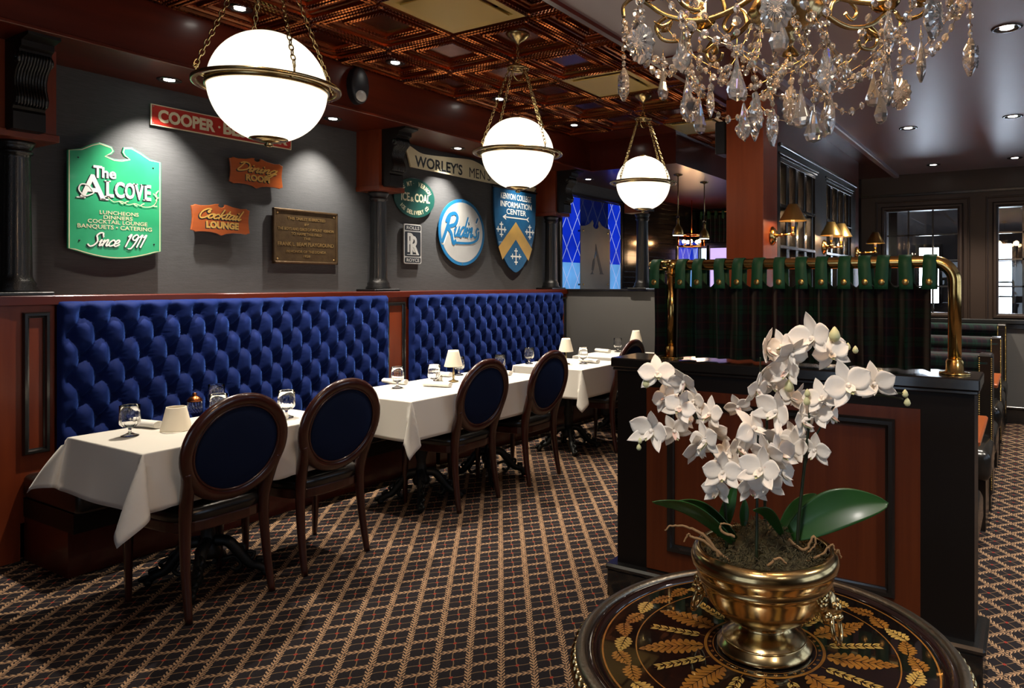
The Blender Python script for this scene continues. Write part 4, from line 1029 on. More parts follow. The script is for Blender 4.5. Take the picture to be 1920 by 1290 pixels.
# ================================================================ SIGNS ON THE LEFT WALL
FC = {}
def text_verts(s, bold=0.0):
    k = (s, bold)
    if k in FC: return FC[k]
    cu = bpy.data.curves.new('t', 'FONT'); cu.body = s; cu.size = 1; cu.offset = bold; cu.resolution_u = 3
    o = bpy.data.objects.new('t', cu); me = bpy.data.meshes.new_from_object(o)
    vs = [(v.co.x, v.co.y) for v in me.vertices]; fs = [tuple(p.vertices) for p in me.polygons]
    bpy.data.objects.remove(o); bpy.data.meshes.remove(me); bpy.data.curves.remove(cu)
    FC[k] = (vs, fs); return FC[k]
class Sign:
    """flat work on the left wall: u runs along +Y, v up, w out from the wall"""
    def __init__(s, name, label, y, z, cat='sign', group=None, w0=.0):
        s.t = thing(name, label, cat, (XW, y, z), 0, group); s.w = w0
    def fn(s, u, v, w_): return (XW + w_, u, v)
    def text(s, b, txt, u0, u1, v0, v1, w_, bold=.01, shear=0, mi=0, depth=.003, box=None, rot=0, skew=0):
        vs, fs = text_verts(txt, bold)
        xs = [p[0] for p in vs]; ys = [p[1] for p in vs]; a0, a1, c0, c1 = min(xs), max(xs), min(ys), max(ys)
        out = []
        for x, y in vs:
            fx, fy = (x-a0)/(a1-a0), (y-c0)/(c1-c0)
            U = lerp(u0, u1, fx) + shear*(fy-.5)*(v1-v0); V = lerp(v0, v1, fy) + skew*(fx-.5)
            if rot: cu, cv = (u0+u1)/2, (v0+v1)/2; U, V = cu + (U-cu)*math.cos(rot) - (V-cv)*math.sin(rot), cv + (U-cu)*math.sin(rot) + (V-cv)*math.cos(rot)
            out.append((U, V))
        n = len(out)
        b.add([s.fn(u, v, w_+depth) for u, v in out], fs, False, mi)
        # side walls on boundary edges
        ec = {}
        for f in fs:
            for i in range(len(f)):
                e = (f[i], f[(i+1) % len(f)]); ec[tuple(sorted(e))] = ec.get(tuple(sorted(e)), 0) + 1
        bd = [e for e, c_ in ec.items() if c_ == 1]
        if depth > .002: b.add([s.fn(u, v, w_+depth) for u, v in out] + [s.fn(u, v, w_) for u, v in out], [(a_, c_, c_+n, a_+n) for a_, c_ in bd], False, mi)
    def plate(s, poly, w0, w1, name, m, bevel=.002):
        b = B(); b.prism(poly, w0, w1, s.fn); return b.build(name, m, s.t, bevel=bevel)
    def stroke(s, b, pts, wd, w_, mi=0, n=6, closed=False, taper=None):
        s.k = getattr(s, 'k', 0) + 1; w_ = w_ + s.k*.00008
        P_ = cat_rom([(p[0], p[1], 0) for p in pts], n, closed); m = len(P_); L = []
        for i in range(m):
            t_ = (P_[(i+1) % m] - P_[i-1]) if closed else (P_[min(i+1, m-1)] - P_[max(i-1, 0)])
            if t_.length < 1e-9: t_ = Vector((1, 0, 0))
            t_.normalize(); nn = Vector((-t_.y, t_.x, 0)); w2 = wd/2*(taper(i/(m-1)) if taper else 1)
            L.append((P_[i]+nn*w2, P_[i]-nn*w2))
        vs = []
        for i, (a_, c_) in enumerate(L): vs += [s.fn(a_.x, a_.y, w_+.00005*i/m), s.fn(c_.x, c_.y, w_+.00005*i/m)]
        b.add(vs, [(2*i, 2*i+1, 2*((i+1) % m)+1, 2*((i+1) % m)) for i in range(m if closed else m-1)], False, mi)
        if not closed:
            for p in (P_[0], P_[-1]): b.add([s.fn(p.x+wd/2*.98*math.cos(a*PI/5)*(taper(0) if taper else 1), p.y+wd/2*.98*math.sin(a*PI/5)*(taper(0) if taper else 1), w_+.00003) for a in range(10)], [tuple(range(10))], False, mi)
    def bolts(s, pts, w_, r=.007, m='pewter'):
        b = B()
        for u, v in pts: b.sph(s.fn(u, v, w_), r, 10, 6, sc=(.5, 1, 1))
        b.build('screws', m, s.t)
    def script(s, b, txt, u0, u1, v0, v1, wd, w_, mi=0, shear=.35, adv=.0, scale=None, off=(0, 0)):
        strokes = []; x = 0
        for c_ in txt:
            if c_ == ' ': x += .35; continue
            g, w__ = GL[c_]
            for st in g: strokes.append([(x+p[0]+shear*p[1], p[1]) for p in st])
            x += w__ + adv
        X_ = [p[0] for st in strokes for p in st]; a0, a1 = min(X_), max(X_); sy = (v1-v0)
        for st in strokes:
            s.stroke(b, [(lerp(u0, u1, (p[0]-a0)/(a1-a0)) + off[0], v0 + p[1]*sy + off[1]) for p in st], wd, w_, mi, 5)
# single stroke script letters: baseline 0, capital height 1
GL = {
 'R': ([[(.12, .95), (.10, .5), (.02, 0)], [(.0, .72), (.10, .93), (.34, 1.0), (.50, .85), (.44, .62), (.14, .50), (.36, .30), (.56, -.04), (.64, .04)]], .60),
 'D': ([[(.14, .92), (.10, .45), (.06, .06), (.22, .0), (.46, .18), (.52, .55), (.36, .90), (.10, 1.0), (-.04, .86)]], .60),
 'C': ([[(.50, .72), (.44, .62), (.36, .74), (.48, .95), (.30, 1.02), (.06, .75), (.02, .3), (.16, .0), (.36, .04), (.52, .24)]], .56),
 'S': ([[(.46, .82), (.40, 1.0), (.22, .98), (.12, .78), (.22, .55), (.30, .30), (.18, .02), (.0, -.06), (-.16, .08)]], .44),
 'u': ([[(.0, .30), (.07, .48), (.06, .12), (.14, .0), (.26, .12), (.31, .48)], [(.31, .48), (.30, .10), (.36, .0), (.44, .14)]], .42),
 'd': ([[(.30, .42), (.16, .50), (.03, .28), (.06, .03), (.18, .0), (.32, .24)], [(.34, 1.0), (.31, .30), (.33, .04), (.44, .10)]], .42),
 'i': ([[(.0, .30), (.07, .48), (.05, .10), (.10, .0), (.20, .14)], [(.07, .70), (.075, .74)]], .19),
 'n': ([[(.0, .32), (.06, .46), (.05, .0)], [(.05, .18), (.17, .46), (.26, .44), (.25, .08), (.31, .0), (.40, .14)]], .38),
 's': ([[(.02, .05), (.14, .0), (.22, .12), (.10, .30), (.14, .48), (.24, .44)]], .30),
 "'": ([[(.10, 1.0), (.06, .80)]], .12),
 'g': ([[(.28, .42), (.14, .50), (.02, .28), (.06, .04), (.18, .02), (.28, .26)], [(.30, .48), (.27, .0), (.20, -.36), (.04, -.42), (-.04, -.30), (.12, -.14), (.40, .08)]], .38),
 'o': ([[(.18, .48), (.04, .38), (.02, .10), (.14, .0), (.28, .14), (.26, .38), (.18, .48), (.34, .44)]], .34),
 'c': ([[(.28, .38), (.18, .48), (.03, .30), (.04, .06), (.16, .0), (.32, .12)]], .31),
 'k': ([[(.10, 1.0), (.07, .5), (.05, .0)], [(.30, .48), (.08, .26), (.20, .18), (.28, .0), (.38, .08)]], .37),
 't': ([[(.12, .85), (.08, .30), (.10, .02), (.18, .0), (.26, .12)], [(.0, .56), (.24, .58)]], .25),
 'a': ([[(.28, .40), (.14, .50), (.02, .28), (.06, .03), (.18, .04), (.29, .30)], [(.30, .48), (.27, .10), (.34, .0), (.42, .12)]], .40),
 'l': ([[(.09, 1.0), (.06, .40), (.08, .03), (.14, .0), (.22, .12)]], .20),
 'e': ([[(.02, .18), (.20, .26), (.24, .42), (.14, .49), (.03, .32), (.04, .06), (.16, .0), (.32, .14)]], .31),
 '1': ([[(.0, .80), (.12, 1.0), (.10, .5), (.08, .0)]], .24),
 '9': ([[(.34, .85), (.20, 1.0), (.04, .82), (.08, .60), (.24, .56), (.36, .82), (.33, .40), (.22, -.10), (.06, -.16)]], .44),
}
def arc(cu, cv, ru, rv, a0, a1, n): return [(cu+ru*math.cos(lerp(a0, a1, i/n)), cv+rv*math.sin(lerp(a0, a1, i/n))) for i in range(n+1)]
def inset(poly, d):
    n = len(poly); out = []
    for i in range(n):
        a_, p, c_ = Vector(poly[i-1]), Vector(poly[i]), Vector(poly[(i+1) % n])
        t_ = (c_-a_); t_.normalize(); out.append((p.x - t_.y*d, p.y + t_.x*d))
    return out

# green dinner club board
S_ = Sign('wall_sign', 'large green painted board with a scrolled top and white lettering', 2.205, 1.95)
y0, y1, zb, zt = 1.952, 2.463, 1.686, 2.256
left = [(2.150, 2.318), (2.115, 2.326), (2.075, 2.310), (2.02, 2.276), (y0, zt)]
top = [(y1, zt), (2.40, 2.268), (2.345, 2.300), (2.290, 2.325), (2.245, 2.318), (2.236, 2.285), (2.250, 2.262), (2.275, 2.252), (2.235, 2.240), (2.195, 2.238), (2.150, 2.252), (2.178, 2.262), (2.195, 2.285), (2.182, 2.310)] + left
bot = [(lerp(y0, y1, i/14), zb - .056*math.sin(PI*i/14)) for i in range(15)]
poly = bot + top
S_.plate(poly, .045, .062, 'board', 'sign_green')
b = B(); ip = inset(poly, .008); S_.stroke(b, ip, .005, .0628, 0, 1, True); b.build('border_line', 'sign_cream', S_.t)
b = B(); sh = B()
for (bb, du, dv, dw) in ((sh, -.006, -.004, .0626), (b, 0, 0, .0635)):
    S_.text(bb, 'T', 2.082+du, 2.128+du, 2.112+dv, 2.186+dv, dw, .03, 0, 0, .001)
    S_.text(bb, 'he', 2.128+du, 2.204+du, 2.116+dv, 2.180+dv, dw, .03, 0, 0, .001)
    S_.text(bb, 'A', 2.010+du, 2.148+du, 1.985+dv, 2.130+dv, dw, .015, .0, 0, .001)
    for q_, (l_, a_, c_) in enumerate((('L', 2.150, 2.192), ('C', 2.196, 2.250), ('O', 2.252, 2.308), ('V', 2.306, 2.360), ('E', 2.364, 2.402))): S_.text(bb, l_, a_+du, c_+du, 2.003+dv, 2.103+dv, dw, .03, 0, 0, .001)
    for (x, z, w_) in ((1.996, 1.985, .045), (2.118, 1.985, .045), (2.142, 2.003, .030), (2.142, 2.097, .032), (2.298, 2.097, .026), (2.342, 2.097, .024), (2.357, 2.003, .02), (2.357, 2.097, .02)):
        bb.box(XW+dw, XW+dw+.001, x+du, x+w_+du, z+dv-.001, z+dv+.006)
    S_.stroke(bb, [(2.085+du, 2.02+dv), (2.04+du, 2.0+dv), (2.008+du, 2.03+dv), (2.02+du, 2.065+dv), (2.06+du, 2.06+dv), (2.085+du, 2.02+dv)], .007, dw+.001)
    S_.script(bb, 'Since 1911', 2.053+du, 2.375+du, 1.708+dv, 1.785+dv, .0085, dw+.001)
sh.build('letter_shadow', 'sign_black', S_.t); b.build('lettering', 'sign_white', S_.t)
b = B()
for txt, a_, c_, v0, v1 in (('LUNCHEONS', 2.115, 2.330, 1.898, 1.921), ('DINNERS', 2.135, 2.296, 1.870, 1.892), ('COCKTAIL LOUNGE', 2.053, 2.380, 1.842, 1.865), ('BANQUETS \u2022 CATERING', 2.0, 2.407, 1.805, 1.834)):
    S_.text(b, txt, a_, c_, v0, v1, .0628, .01, 0, 0, .001)
b.build('small_lettering', 'sign_cream', S_.t)
b = B(); S_.stroke(b, [(2.16, 2.0), (2.19, 1.978), (2.23, 1.985), (2.27, 1.968), (2.31, 1.978), (2.36, 1.962), (2.41, 1.972), (2.435, 2.01), (2.43, 2.06)], .004, .0632)
for (x, z, dx, dz) in ((2.22, 1.984, .02, -.014), (2.25, 1.975, .02, .014), (2.30, 1.976, .02, -.012), (2.34, 1.968, .02, .014), (2.41, 1.974, .025, -.002), (2.43, 2.01, .015, .02), (2.433, 2.03, -.018, .02), (2.431, 2.05, .014, .022)): S_.stroke(b, [(x, z), (x+dx*.5, z+dz*.7), (x+dx, z+dz)], .006, .0633)
b.build('painted_vine', 'sign_cream', S_.t); S_.bolts(((2.005, 2.22), (2.415, 2.215), (2.01, 1.735), (2.42, 1.73)), .063, .005, 'sign_black')

# red nameplate
S_ = Sign('wall_sign', 'long red rectangular nameplate partly behind the nearest globe lamp', 2.92, 2.565)
S_.plate([(2.422, 2.497), (3.421, 2.497), (3.421, 2.634), (2.422, 2.634)], .008, .020, 'board', 'sign_cream')
S_.plate([(2.429, 2.504), (3.414, 2.504), (3.414, 2.627), (2.429, 2.627)], .020, .0215, 'red_field', 'sign_red', 0)
b = B(); S_.text(b, 'COOPER', 2.465, 2.835, 2.522, 2.607, .0215, .045, 0, 0, .001); S_.text(b, '\u2022', 2.855, 2.872, 2.556, 2.573, .0215, 0, 0, 0, .001); S_.text(b, 'BESSEMER', 2.892, 3.385, 2.522, 2.607, .0215, .045, 0, 0, .001)
b.build('lettering', 'sign_cream', S_.t); S_.bolts(((2.437, 2.512), (2.437, 2.619), (3.406, 2.512), (3.406, 2.619)), .0215, .005)

# two small wooden signs
def woodsign(y0, y1, z0, z1, l1, l2, label):
    S_ = Sign('wall_sign', label, (y0+y1)/2, (z0+z1)/2, group='small carved wooden signs')
    W, H = y1-y0, z1-z0
    o = [(.0, .10), (.045, .08), (.06, .045), (.16, .07), (.30, .07), (.42, .03), (.5, -.04), (.58, .03), (.70, .07), (.84, .07), (.94, .045), (.955, .08), (1, .10), (.985, .30), (.975, .5), (.985, .72), (1, .90), (.955, .92), (.94, .955), (.84, .93), (.70, .96), (.60, 1.02), (.555, 1.03), (.56, .97), (.54, .93), (.50, .91), (.46, .93), (.445, .98), (.46, 1.03), (.40, 1.02), (.30, .96), (.16, .93), (.06, .955), (.045, .92), (0, .90), (.015, .72), (.025, .5), (.015, .30)]
    S_.plate([(y0+u*W, z0+v*H) for u, v in o], .040, .056, 'board', 'sign_wood', .003)
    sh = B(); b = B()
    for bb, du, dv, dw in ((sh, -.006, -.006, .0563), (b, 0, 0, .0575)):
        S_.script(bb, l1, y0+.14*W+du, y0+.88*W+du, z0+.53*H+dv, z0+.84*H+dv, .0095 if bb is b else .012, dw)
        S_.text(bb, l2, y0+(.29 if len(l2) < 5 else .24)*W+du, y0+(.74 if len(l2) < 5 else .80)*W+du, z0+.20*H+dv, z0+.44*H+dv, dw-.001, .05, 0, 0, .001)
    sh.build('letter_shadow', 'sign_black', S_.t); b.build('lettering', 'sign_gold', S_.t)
woodsign(2.917, 3.325, 2.175, 2.378, 'Dining', 'ROOM', 'small orange wooden sign reading dining room, the upper of the two')
woodsign(2.655, 3.065, 1.818, 2.022, 'Cocktail', 'LOUNGE', 'small orange wooden sign reading cocktail lounge, the lower of the two')

# bronze tablet
S_ = Sign('wall_plaque', 'rectangular bronze memorial tablet with raised lettering', 3.54, 1.84, 'plaque')
y0, y1, z0, z1 = 3.259, 3.824, 1.632, 2.046
S_.plate([(y0, z0), (y1, z0), (y1, z1), (y0, z1)], .020, .034, 'tablet', 'bronze')
b = B()
for a in ((y0, y0+.018, z0, z1), (y1-.018, y1, z0, z1), (y0, y1, z0, z0+.018), (y0, y1, z1-.018, z1)): b.box(XW+.030, XW+.044, a[0], a[1], a[2], a[3], .004)
b.build('raised_border', 'bronze', S_.t)
b = B(); cy = (y0+y1)/2
for txt, hw, v, h in (('THIS TABLET IS ERECTED', .165, 1.966, .022), ('BY', .020, 1.926, .018), ('THE BOYS AND GIRLS OF MOUNT VERNON', .245, 1.886, .022), ('TO NAME THIS FIELD', .135, 1.851, .020), ('THE', .030, 1.818, .018), ('FRANK L. BEAM PLAYGROUND', .245, 1.767, .030), ('IN HONOR OF THE DONOR', .175, 1.716, .020), ('1928', .030, 1.682, .018)):
    S_.text(b, txt, cy-hw, cy+hw, v, v+h, .034, .02, 0, 0, .003)
b.build('raised_lettering', 'bronze_hi', S_.t); S_.bolts(((y0+.035, z0+.035), (y1-.035, z0+.035), (y0+.035, z1-.035), (y1-.035, z1-.035)), .036, .008, 'bronze_hi')

# menswear fascia with a wavy top
S_ = Sign('wall_sign', 'cream scalloped fascia board with black block lettering', 5.3, 2.61)
bt = lambda y: lerp(2.530, 2.515, (y-4.58)/1.6)
topc = cat_rom([(6.48, 2.56, 0), (6.30, 2.60, 0), (6.05, 2.655, 0), (5.86, 2.685, 0), (5.72, 2.690, 0), (5.62, 2.668, 0), (5.54, 2.695, 0), (5.42, 2.718, 0), (5.30, 2.715, 0), (5.05, 2.695, 0), (4.86, 2.680, 0), (4.72, 2.680, 0), (4.60, 2.720, 0), (4.53, 2.735, 0)], 4)
poly = [(4.60, 2.535), (5.5, 2.525), (6.44, 2.515)] + [(p.x, p.y) for p in topc]
S_.plate(poly, .03, .048, 'board', 'sign_cream'); b = B(); S_.text(b, "WORLEY'S", 4.645, 5.27, 2.545, 2.652, .048, .025, 0, 0, .001); S_.text(b, "MEN'S", 5.37, 5.69, 2.543, 2.645, .048, 0, 0, 0, .001); S_.text(b, "SHOP", 5.81, 6.20, 2.538, 2.622, .048, .03, 0, 0, .001); b.build('lettering', 'sign_black', S_.t)

# green oval
S_ = Sign('wall_sign', 'dark green oval sign with cream lettering beside the column corbel', 4.66, 2.26)
cu, cv, ru, rv = 4.665, 2.262, .247, .180
S_.plate(arc(cu, cv, ru, rv, 0, 2*PI*47/48, 47), .02, .030, 'oval_board', 'sign_dkgreen', .001)
b = B(); S_.text(b, 'ICE', 4.50, 4.60, 2.226, 2.304, .030, .03, 0, 0, .001); S_.text(b, '&', 4.610, 4.650, 2.226, 2.268, .030, .02, 0, 0, .001); S_.text(b, 'COAL', 4.662, 4.850, 2.226, 2.304, .030, .03, 0, 0, .001)
def arctext(S_, b, txt, cu, cv, ru, rv, a0, a1, h, w_, up=True, bold=.03, cw=.6):
    n = len(txt)
    for i, c_ in enumerate(txt):
        if c_ == ' ': continue
        a = lerp(a0, a1, i/(n-1)); x, z = cu+ru*math.cos(a), cv+rv*math.sin(a)
        tx, tz = -ru*math.sin(a), rv*math.cos(a); rot = math.atan2(tz, tx) + (PI if up else 0)
        hw = h*cw/2*(.4 if c_ in 'I.' else 1)*(.35 if c_ == '.' else 1); hh = h/2 if c_ != '.' else h*.1
        S_.text(b, c_, x-hw, x+hw, z-hh, z+hh, w_, bold, 0, 0, .001, rot=rot)
arctext(S_, b, 'THE MT. VERNON', cu, cv, .198, .132, PI*.86, PI*.14, .042, .030)
arctext(S_, b, 'ICE DELIVERY CO.', cu, cv, .192, .136, PI*1.18, PI*1.84, .038, .030, False)
b.build('lettering', 'sign_cream', S_.t)

# black and silver badge
S_ = Sign('wall_sign', 'small upright black and silver badge with interlaced letters', 4.64, 1.84)
def rrect(u0, u1, v0, v1, r, n=5):
    out = []
    for cx_, cz_, a in ((u1-r, v0+r, -PI/2), (u1-r, v1-r, 0), (u0+r, v1-r, PI/2), (u0+r, v0+r, PI)): out += [(cx_+r*math.cos(a+PI/2*i/n), cz_+r*math.sin(a+PI/2*i/n)) for i in range(n+1)]
    return out
S_.plate(rrect(4.533, 4.744, 1.660, 2.020, .02), .015, .030, 'badge_plate', 'sign_silver', .002)
b = B()
for v0, v1 in ((1.670, 1.718), (1.728, 1.952), (1.962, 2.010)): b.prism(rrect(4.543, 4.734, v0, v1, .012), .0300, .0312, S_.fn)
b.build('black_fields', 'sign_black', S_.t)
b = B(); S_.text(b, 'ROLLS', 4.562, 4.716, 1.971, 2.001, .0312, .02, 0, 0, .002); S_.text(b, 'ROYCE', 4.562, 4.716, 1.679, 1.709, .0312, .02, 0, 0, .002)
S_.text(b, 'R', 4.572, 4.672, 1.765, 1.940, .0312, .02, 0, 0, .002); S_.text(b, 'R', 4.606, 4.712, 1.740, 1.915, .0316, .02, 0, 0, .003)
for x in (4.568, 4.640, 4.602, 4.676): b.box(XW+.0312, XW+.0335, x, x+.035, 1.740, 1.747)
b.build('raised_lettering', 'sign_silver', S_.t)

# round store sign
S_ = Sign('wall_sign', 'round white enamel sign with blue ring and blue script', 5.293, 1.986)
cu, cv, r = 5.290, 1.986, .328
S_.plate(arc(cu, cv, r, r, 0, 2*PI*63/64, 63), .020, .030, 'blue_ring', 'sign_ltblue', .001)
b = B(); b.prism(arc(cu, cv, r-.032, r-.032, 0, 2*PI*63/64, 63), .030, .0310, S_.fn); b.build('white_field', 'sign_silver', S_.t)
sh = B(); b = B()
for bb, du, dv, wd, dw in ((sh, .007, -.007, .029, .0313), (b, 0, 0, .021, .0335)):
    S_.script(bb, "R", 5.010+du, 5.215+du, 1.885+dv, 2.165+dv, wd*1.7, dw, 0, .30)
    S_.script(bb, "udin's", 5.175+du, 5.520+du, 1.945+dv, 2.135+dv, wd, dw, 0, .35)
    S_.stroke(bb, [(5.525+du, 2.0+dv), (5.51+du, 1.935+dv), (5.44+du, 1.895+dv), (5.34+du, 1.882+dv), (5.20+du, 1.880+dv)], wd*1.1, dw, 0, 5)
sh.build('letter_outline', 'sign_white', S_.t); b.build('script_lettering', 'sign_ltblue', S_.t); S_.bolts(((5.29, 2.298), (5.29, 1.675)), .031, .006)

# shield
S_ = Sign('wall_sign', 'blue shield shaped sign with gold chevron and white crosses', 6.11, 2.05)
y0, y1, zt, zb = 5.75, 6.47, 2.490, 1.600; cy = (y0+y1)/2
side = [(0, 1.0), (.002, .78), (.012, .62), (.045, .46), (.10, .33), (.20, .19), (.33, .07), (.44, .015), (.5, 0)]
poly = [(y0+u*(y1-y0), zb+v*(zt-zb)) for u, v in side] + [(y1-u*(y1-y0), zb+v*(zt-zb)) for u, v in side[::-1][1:]]
S_.plate(poly, .030, .048, 'shield_board', 'sign_blue')
def chev(off, th): return [(cy-.272*off, 1.83-.30*off+.055), (cy, 1.83+.055+.30-.30*off if False else 2.135-(1-off)*.0), (cy+.272*off, 1.83-.30*off+.055)]
b = B(); b.prism([(cy-.290, 1.868), (cy, 2.150), (cy+.290, 1.868), (cy+.225, 1.735), (cy, 1.960), (cy-.225, 1.735)][::-1], .048, .0488, S_.fn); b.build('chevron', 'sign_gold', S_.t)
b = B()
for txt, hw, v0, v1 in (('KENYON COLLEGE', .265, 2.385, 2.450), ('INFORMATION', .270, 2.300, 2.362), ('CENTER', .170, 2.225, 2.285)): S_.text(b, txt, cy-hw+.01, cy+hw+.01, v0, v1, .048, .018, 0, 0, .001)
S_.stroke(b, [(cy-.20, 2.192), (cy+.21, 2.192)], .012, .0492)
for dz in (-.022, .022): S_.stroke(b, [(cy-.215, 2.192), (cy-.17, 2.192+dz)], .012, .0492); S_.stroke(b, [(cy+.19, 2.192), (cy+.225, 2.192+dz)], .012, .0492)
for (x, z, k) in ((cy-.245, 2.055, .075), (cy+.245, 2.055, .075), (cy, 1.775, .085)):
    for dx, dz in ((1, 0), (0, 1), (-1, 0), (0, -1)):
        S_.stroke(b, [(x, z), (x+dx*k, z+dz*k)], .016, .0492, 0, 2); S_.stroke(b, [(x+dx*k*.72-dz*.024, z+dz*k*.72-dx*.024), (x+dx*k*.72+dz*.024, z+dz*k*.72+dx*.024)], .014, .0494, 0, 2)
b.build('lettering', 'sign_white', S_.t)
b = B(); b.cyl((XW+.045, y0-.03, zt+.012), (XW+.045, y1+.03, zt+.012), .008, n=10); b.build('hanging_rod', 'black_iron', S_.t)

# brushed steel plaque with a cut out letter in front of the stained glass
XP = -4.80
t = thing('steel_plaque', 'tall brushed steel plaque with a cut out letter before the stained glass', 'plaque', (XP, 7.69, 1.42))
y0, y1, zb, zt = 7.34, 8.05, 1.36, 2.215
top = [(y1, zt-.02), (7.93, zt-.01), (7.84, zt+.02), (7.775, zt+.075), (7.755, zt+.035), (7.765, zt+.0), (7.735, zt-.03), (7.69, zt-.035), (7.655, zt-.025), (7.63, zt+.0), (7.645, zt+.035), (7.62, zt+.075), (7.55, zt+.02), (7.46, zt-.01), (y0, zt-.02)]
for u, v in ((7.40, 2.14), (7.99, 2.14), (7.40, 1.47), (7.99, 1.47)): b = B(); b.cyl((XW+.013, u, v), (XP-.003, u, v), .012, n=12); b.build('standoff', 'steel', t)
b = B(); b.prism([(y0, zb), (y1, zb)] + top, XP-.004, XP+.004, lambda u, v, w_: (w_, u, v)); b.build('steel_sheet', 'steel', t)
b = B(); f = lambda u, v, w_: (w_, u, v)
b.prism([(7.700, 1.985), (7.862, 1.62), (7.89, 1.60), (7.79, 1.60), (7.80, 1.625), (7.69, 1.90)], XP+.004, XP+.006, f)
b.prism([(7.70, 1.92), (7.72, 1.87), (7.675, 1.80), (7.66, 1.82)], XP+.004, XP+.006, f, 1)
b.prism([(7.60, 1.66), (7.62, 1.76), (7.645, 1.80), (7.67, 1.80), (7.67, 1.73), (7.645, 1.66), (7.625, 1.64)], XP+.004, XP+.006, f)
b.prism([(7.615, 1.64), (7.625, 1.64), (7.62, 1.615), (7.65, 1.60), (7.555, 1.60), (7.595, 1.615)], XP+.004, XP+.006, f)
b.build('cut_letter', ['sign_black', 'sign_blue'], t)
b = B()
for u, v in ((7.40, 2.14), (7.99, 2.14), (7.40, 1.47), (7.99, 1.47)): b.sph((XP+.005, u, v), .014, 10, 6, sc=(.5, 1, 1))
b.build('screws', 'brass', t)

# ================================================================ ROUND TABLE
TX, TY, TR = -.455, 1.36, .375
t = thing('round_table', 'round black lacquer table with gold leaf decoration in front of the partition', 'table', (TX, TY, 0))
b = B(); b.cur = 0; zt = .762
b.lathe([(.0, .745), (.352, .745), (.352, zt), (.0, zt)], (TX, TY, 0), 96, smooth=False)
def ringq(r0, r1, z, mi, n=96): b.grid(n, 2, lambda u, v: (TX+lerp(r0, r1, v)*math.cos(2*PI*u), TY+lerp(r0, r1, v)*math.sin(2*PI*u), z), False, mi, True)
zz = zt + .0004
ringq(.318, .3215, zz, 1); ringq(.252, .2545, zz, 1); ringq(.112, .118, zz, 1); ringq(.0995, .101, zz, 1)
def leafshape(cx, cy, a, L, W, mi, lobes=9, z=zz, curve=0):
    """painted acanthus leaf with lobed edges"""
    P_ = []; n = lobes*6
    for i in range(n+1):
        f = i/n; env = math.sin(PI*min(1, f**.8))**.7*(1-.3*f) ; w_ = W*env*(.55+.45*abs(math.sin(PI*lobes*f))**.6); P_.append((f*L, w_))
    up = [(x, y) for x, y in P_]; dn = [(x, -y) for x, y in P_[::-1]][1:-1]
    ca, sa = math.cos(a), math.sin(a)
    def T(x, y): y = y + curve*(x/L)**2; return (cx+x*ca-y*sa, cy+x*sa+y*ca, z)
    vs = [T(x, y) for x, y in up]; vs2 = [T(x, -y) for x, y in up]; m = len(up)
    mid = [(T(x, 0)[0], T(x, 0)[1], z) for x, y in up]
    b.add(mid + vs, [(i, i+1, m+i+1, m+i) for i in range(m-1)], False, mi); b.add(mid + vs2, [(i, m+i, m+i+1, i+1) for i in range(m-1)], False, mi)
    # veins
    z2 = z + .0003; q = [(T(x, .0012*(1-x/L))[0], T(x, .0012*(1-x/L))[1], z2) for x, y in up] + [(T(x, -.0012*(1-x/L))[0], T(x, -.0012*(1-x/L))[1], z2) for x, y in up]
    b.add(q, [(i, i+1, m+i+1, m+i) for i in range(m-1)], False, 3)
    for k in range(lobes-1):
        x = L*(k+.6)/lobes; w_ = W*.62*math.sin(PI*min(1, ((k+1)/lobes)**.8))**.7
        for sg in (-1, 1):
            p0, p1, p2 = T(x, 0), T(x+.012*W/.02, sg*w_), T(x+.003, 0); b.add([(p0[0], p0[1], z2), (p1[0], p1[1], z2), (p2[0], p2[1], z2)], [(0, 1, 2)], False, 3)
for k in range(9):       # broad radiating leaves and slim berry sprigs between them
    a = k*2*PI/9 + .17; leafshape(TX+.119*math.cos(a), TY+.119*math.sin(a), a, .130, .033, 1, 10, curve=.012)
    a2 = a + PI/9
    for i in range(6):
        r = .130 + i*.017
        for sg in (-1, 1): leafshape(TX+r*math.cos(a2), TY+r*math.sin(a2), a2 + sg*.50, .021, .0062, 2, 1)
    p0 = (TX+.12*math.cos(a2), TY+.12*math.sin(a2)); p1 = (TX+.235*math.cos(a2), TY+.235*math.sin(a2)); nx, ny = -math.sin(a2)*.0007, math.cos(a2)*.0007
    b.add([(p0[0]-nx, p0[1]-ny, zz), (p0[0]+nx, p0[1]+ny, zz), (p1[0]+nx, p1[1]+ny, zz), (p1[0]-nx, p1[1]-ny, zz)], [(0, 1, 2, 3)], False, 1)
for k in range(32):       # leaf garland between the gold rings
    a = k*2*PI/32; r = .284 + (.008 if k % 2 else -.010); leafshape(TX+r*math.cos(a), TY+r*math.sin(a), a + PI/2 + (.28 if k % 2 else -.22), .058, .021, 1 if k % 3 else 2, 6, curve=.006)
for k in range(36):
    a = k*2*PI/36; leafshape(TX+.1025*math.cos(a), TY+.1025*math.sin(a), a, .008, .004, 1, 1)
b.build('tabletop', ['lacquer', 'leaf_gold', 'leaf_gold_pale', 'rim_lacquer'], t)
b = B(); b.lathe([(.325, zt), (.328, zt+.004), (.345, zt+.006), (.350, zt+.004), (.350, .735), (.325, .735)], (TX, TY, 0), 96, closed=True); b.build('inner_border', 'rim_lacquer', t)
b = B(); b.lathe([(.349, zt+.002), (.352, zt+.009), (.358, zt+.011), (.368, zt+.009), (.373, zt+.003), (.372, zt-.004), (.36, zt-.02), (.349, zt-.02)], (TX, TY, 0), 96, closed=True); b.build('metal_rim', 'pewter', t)
b = B()
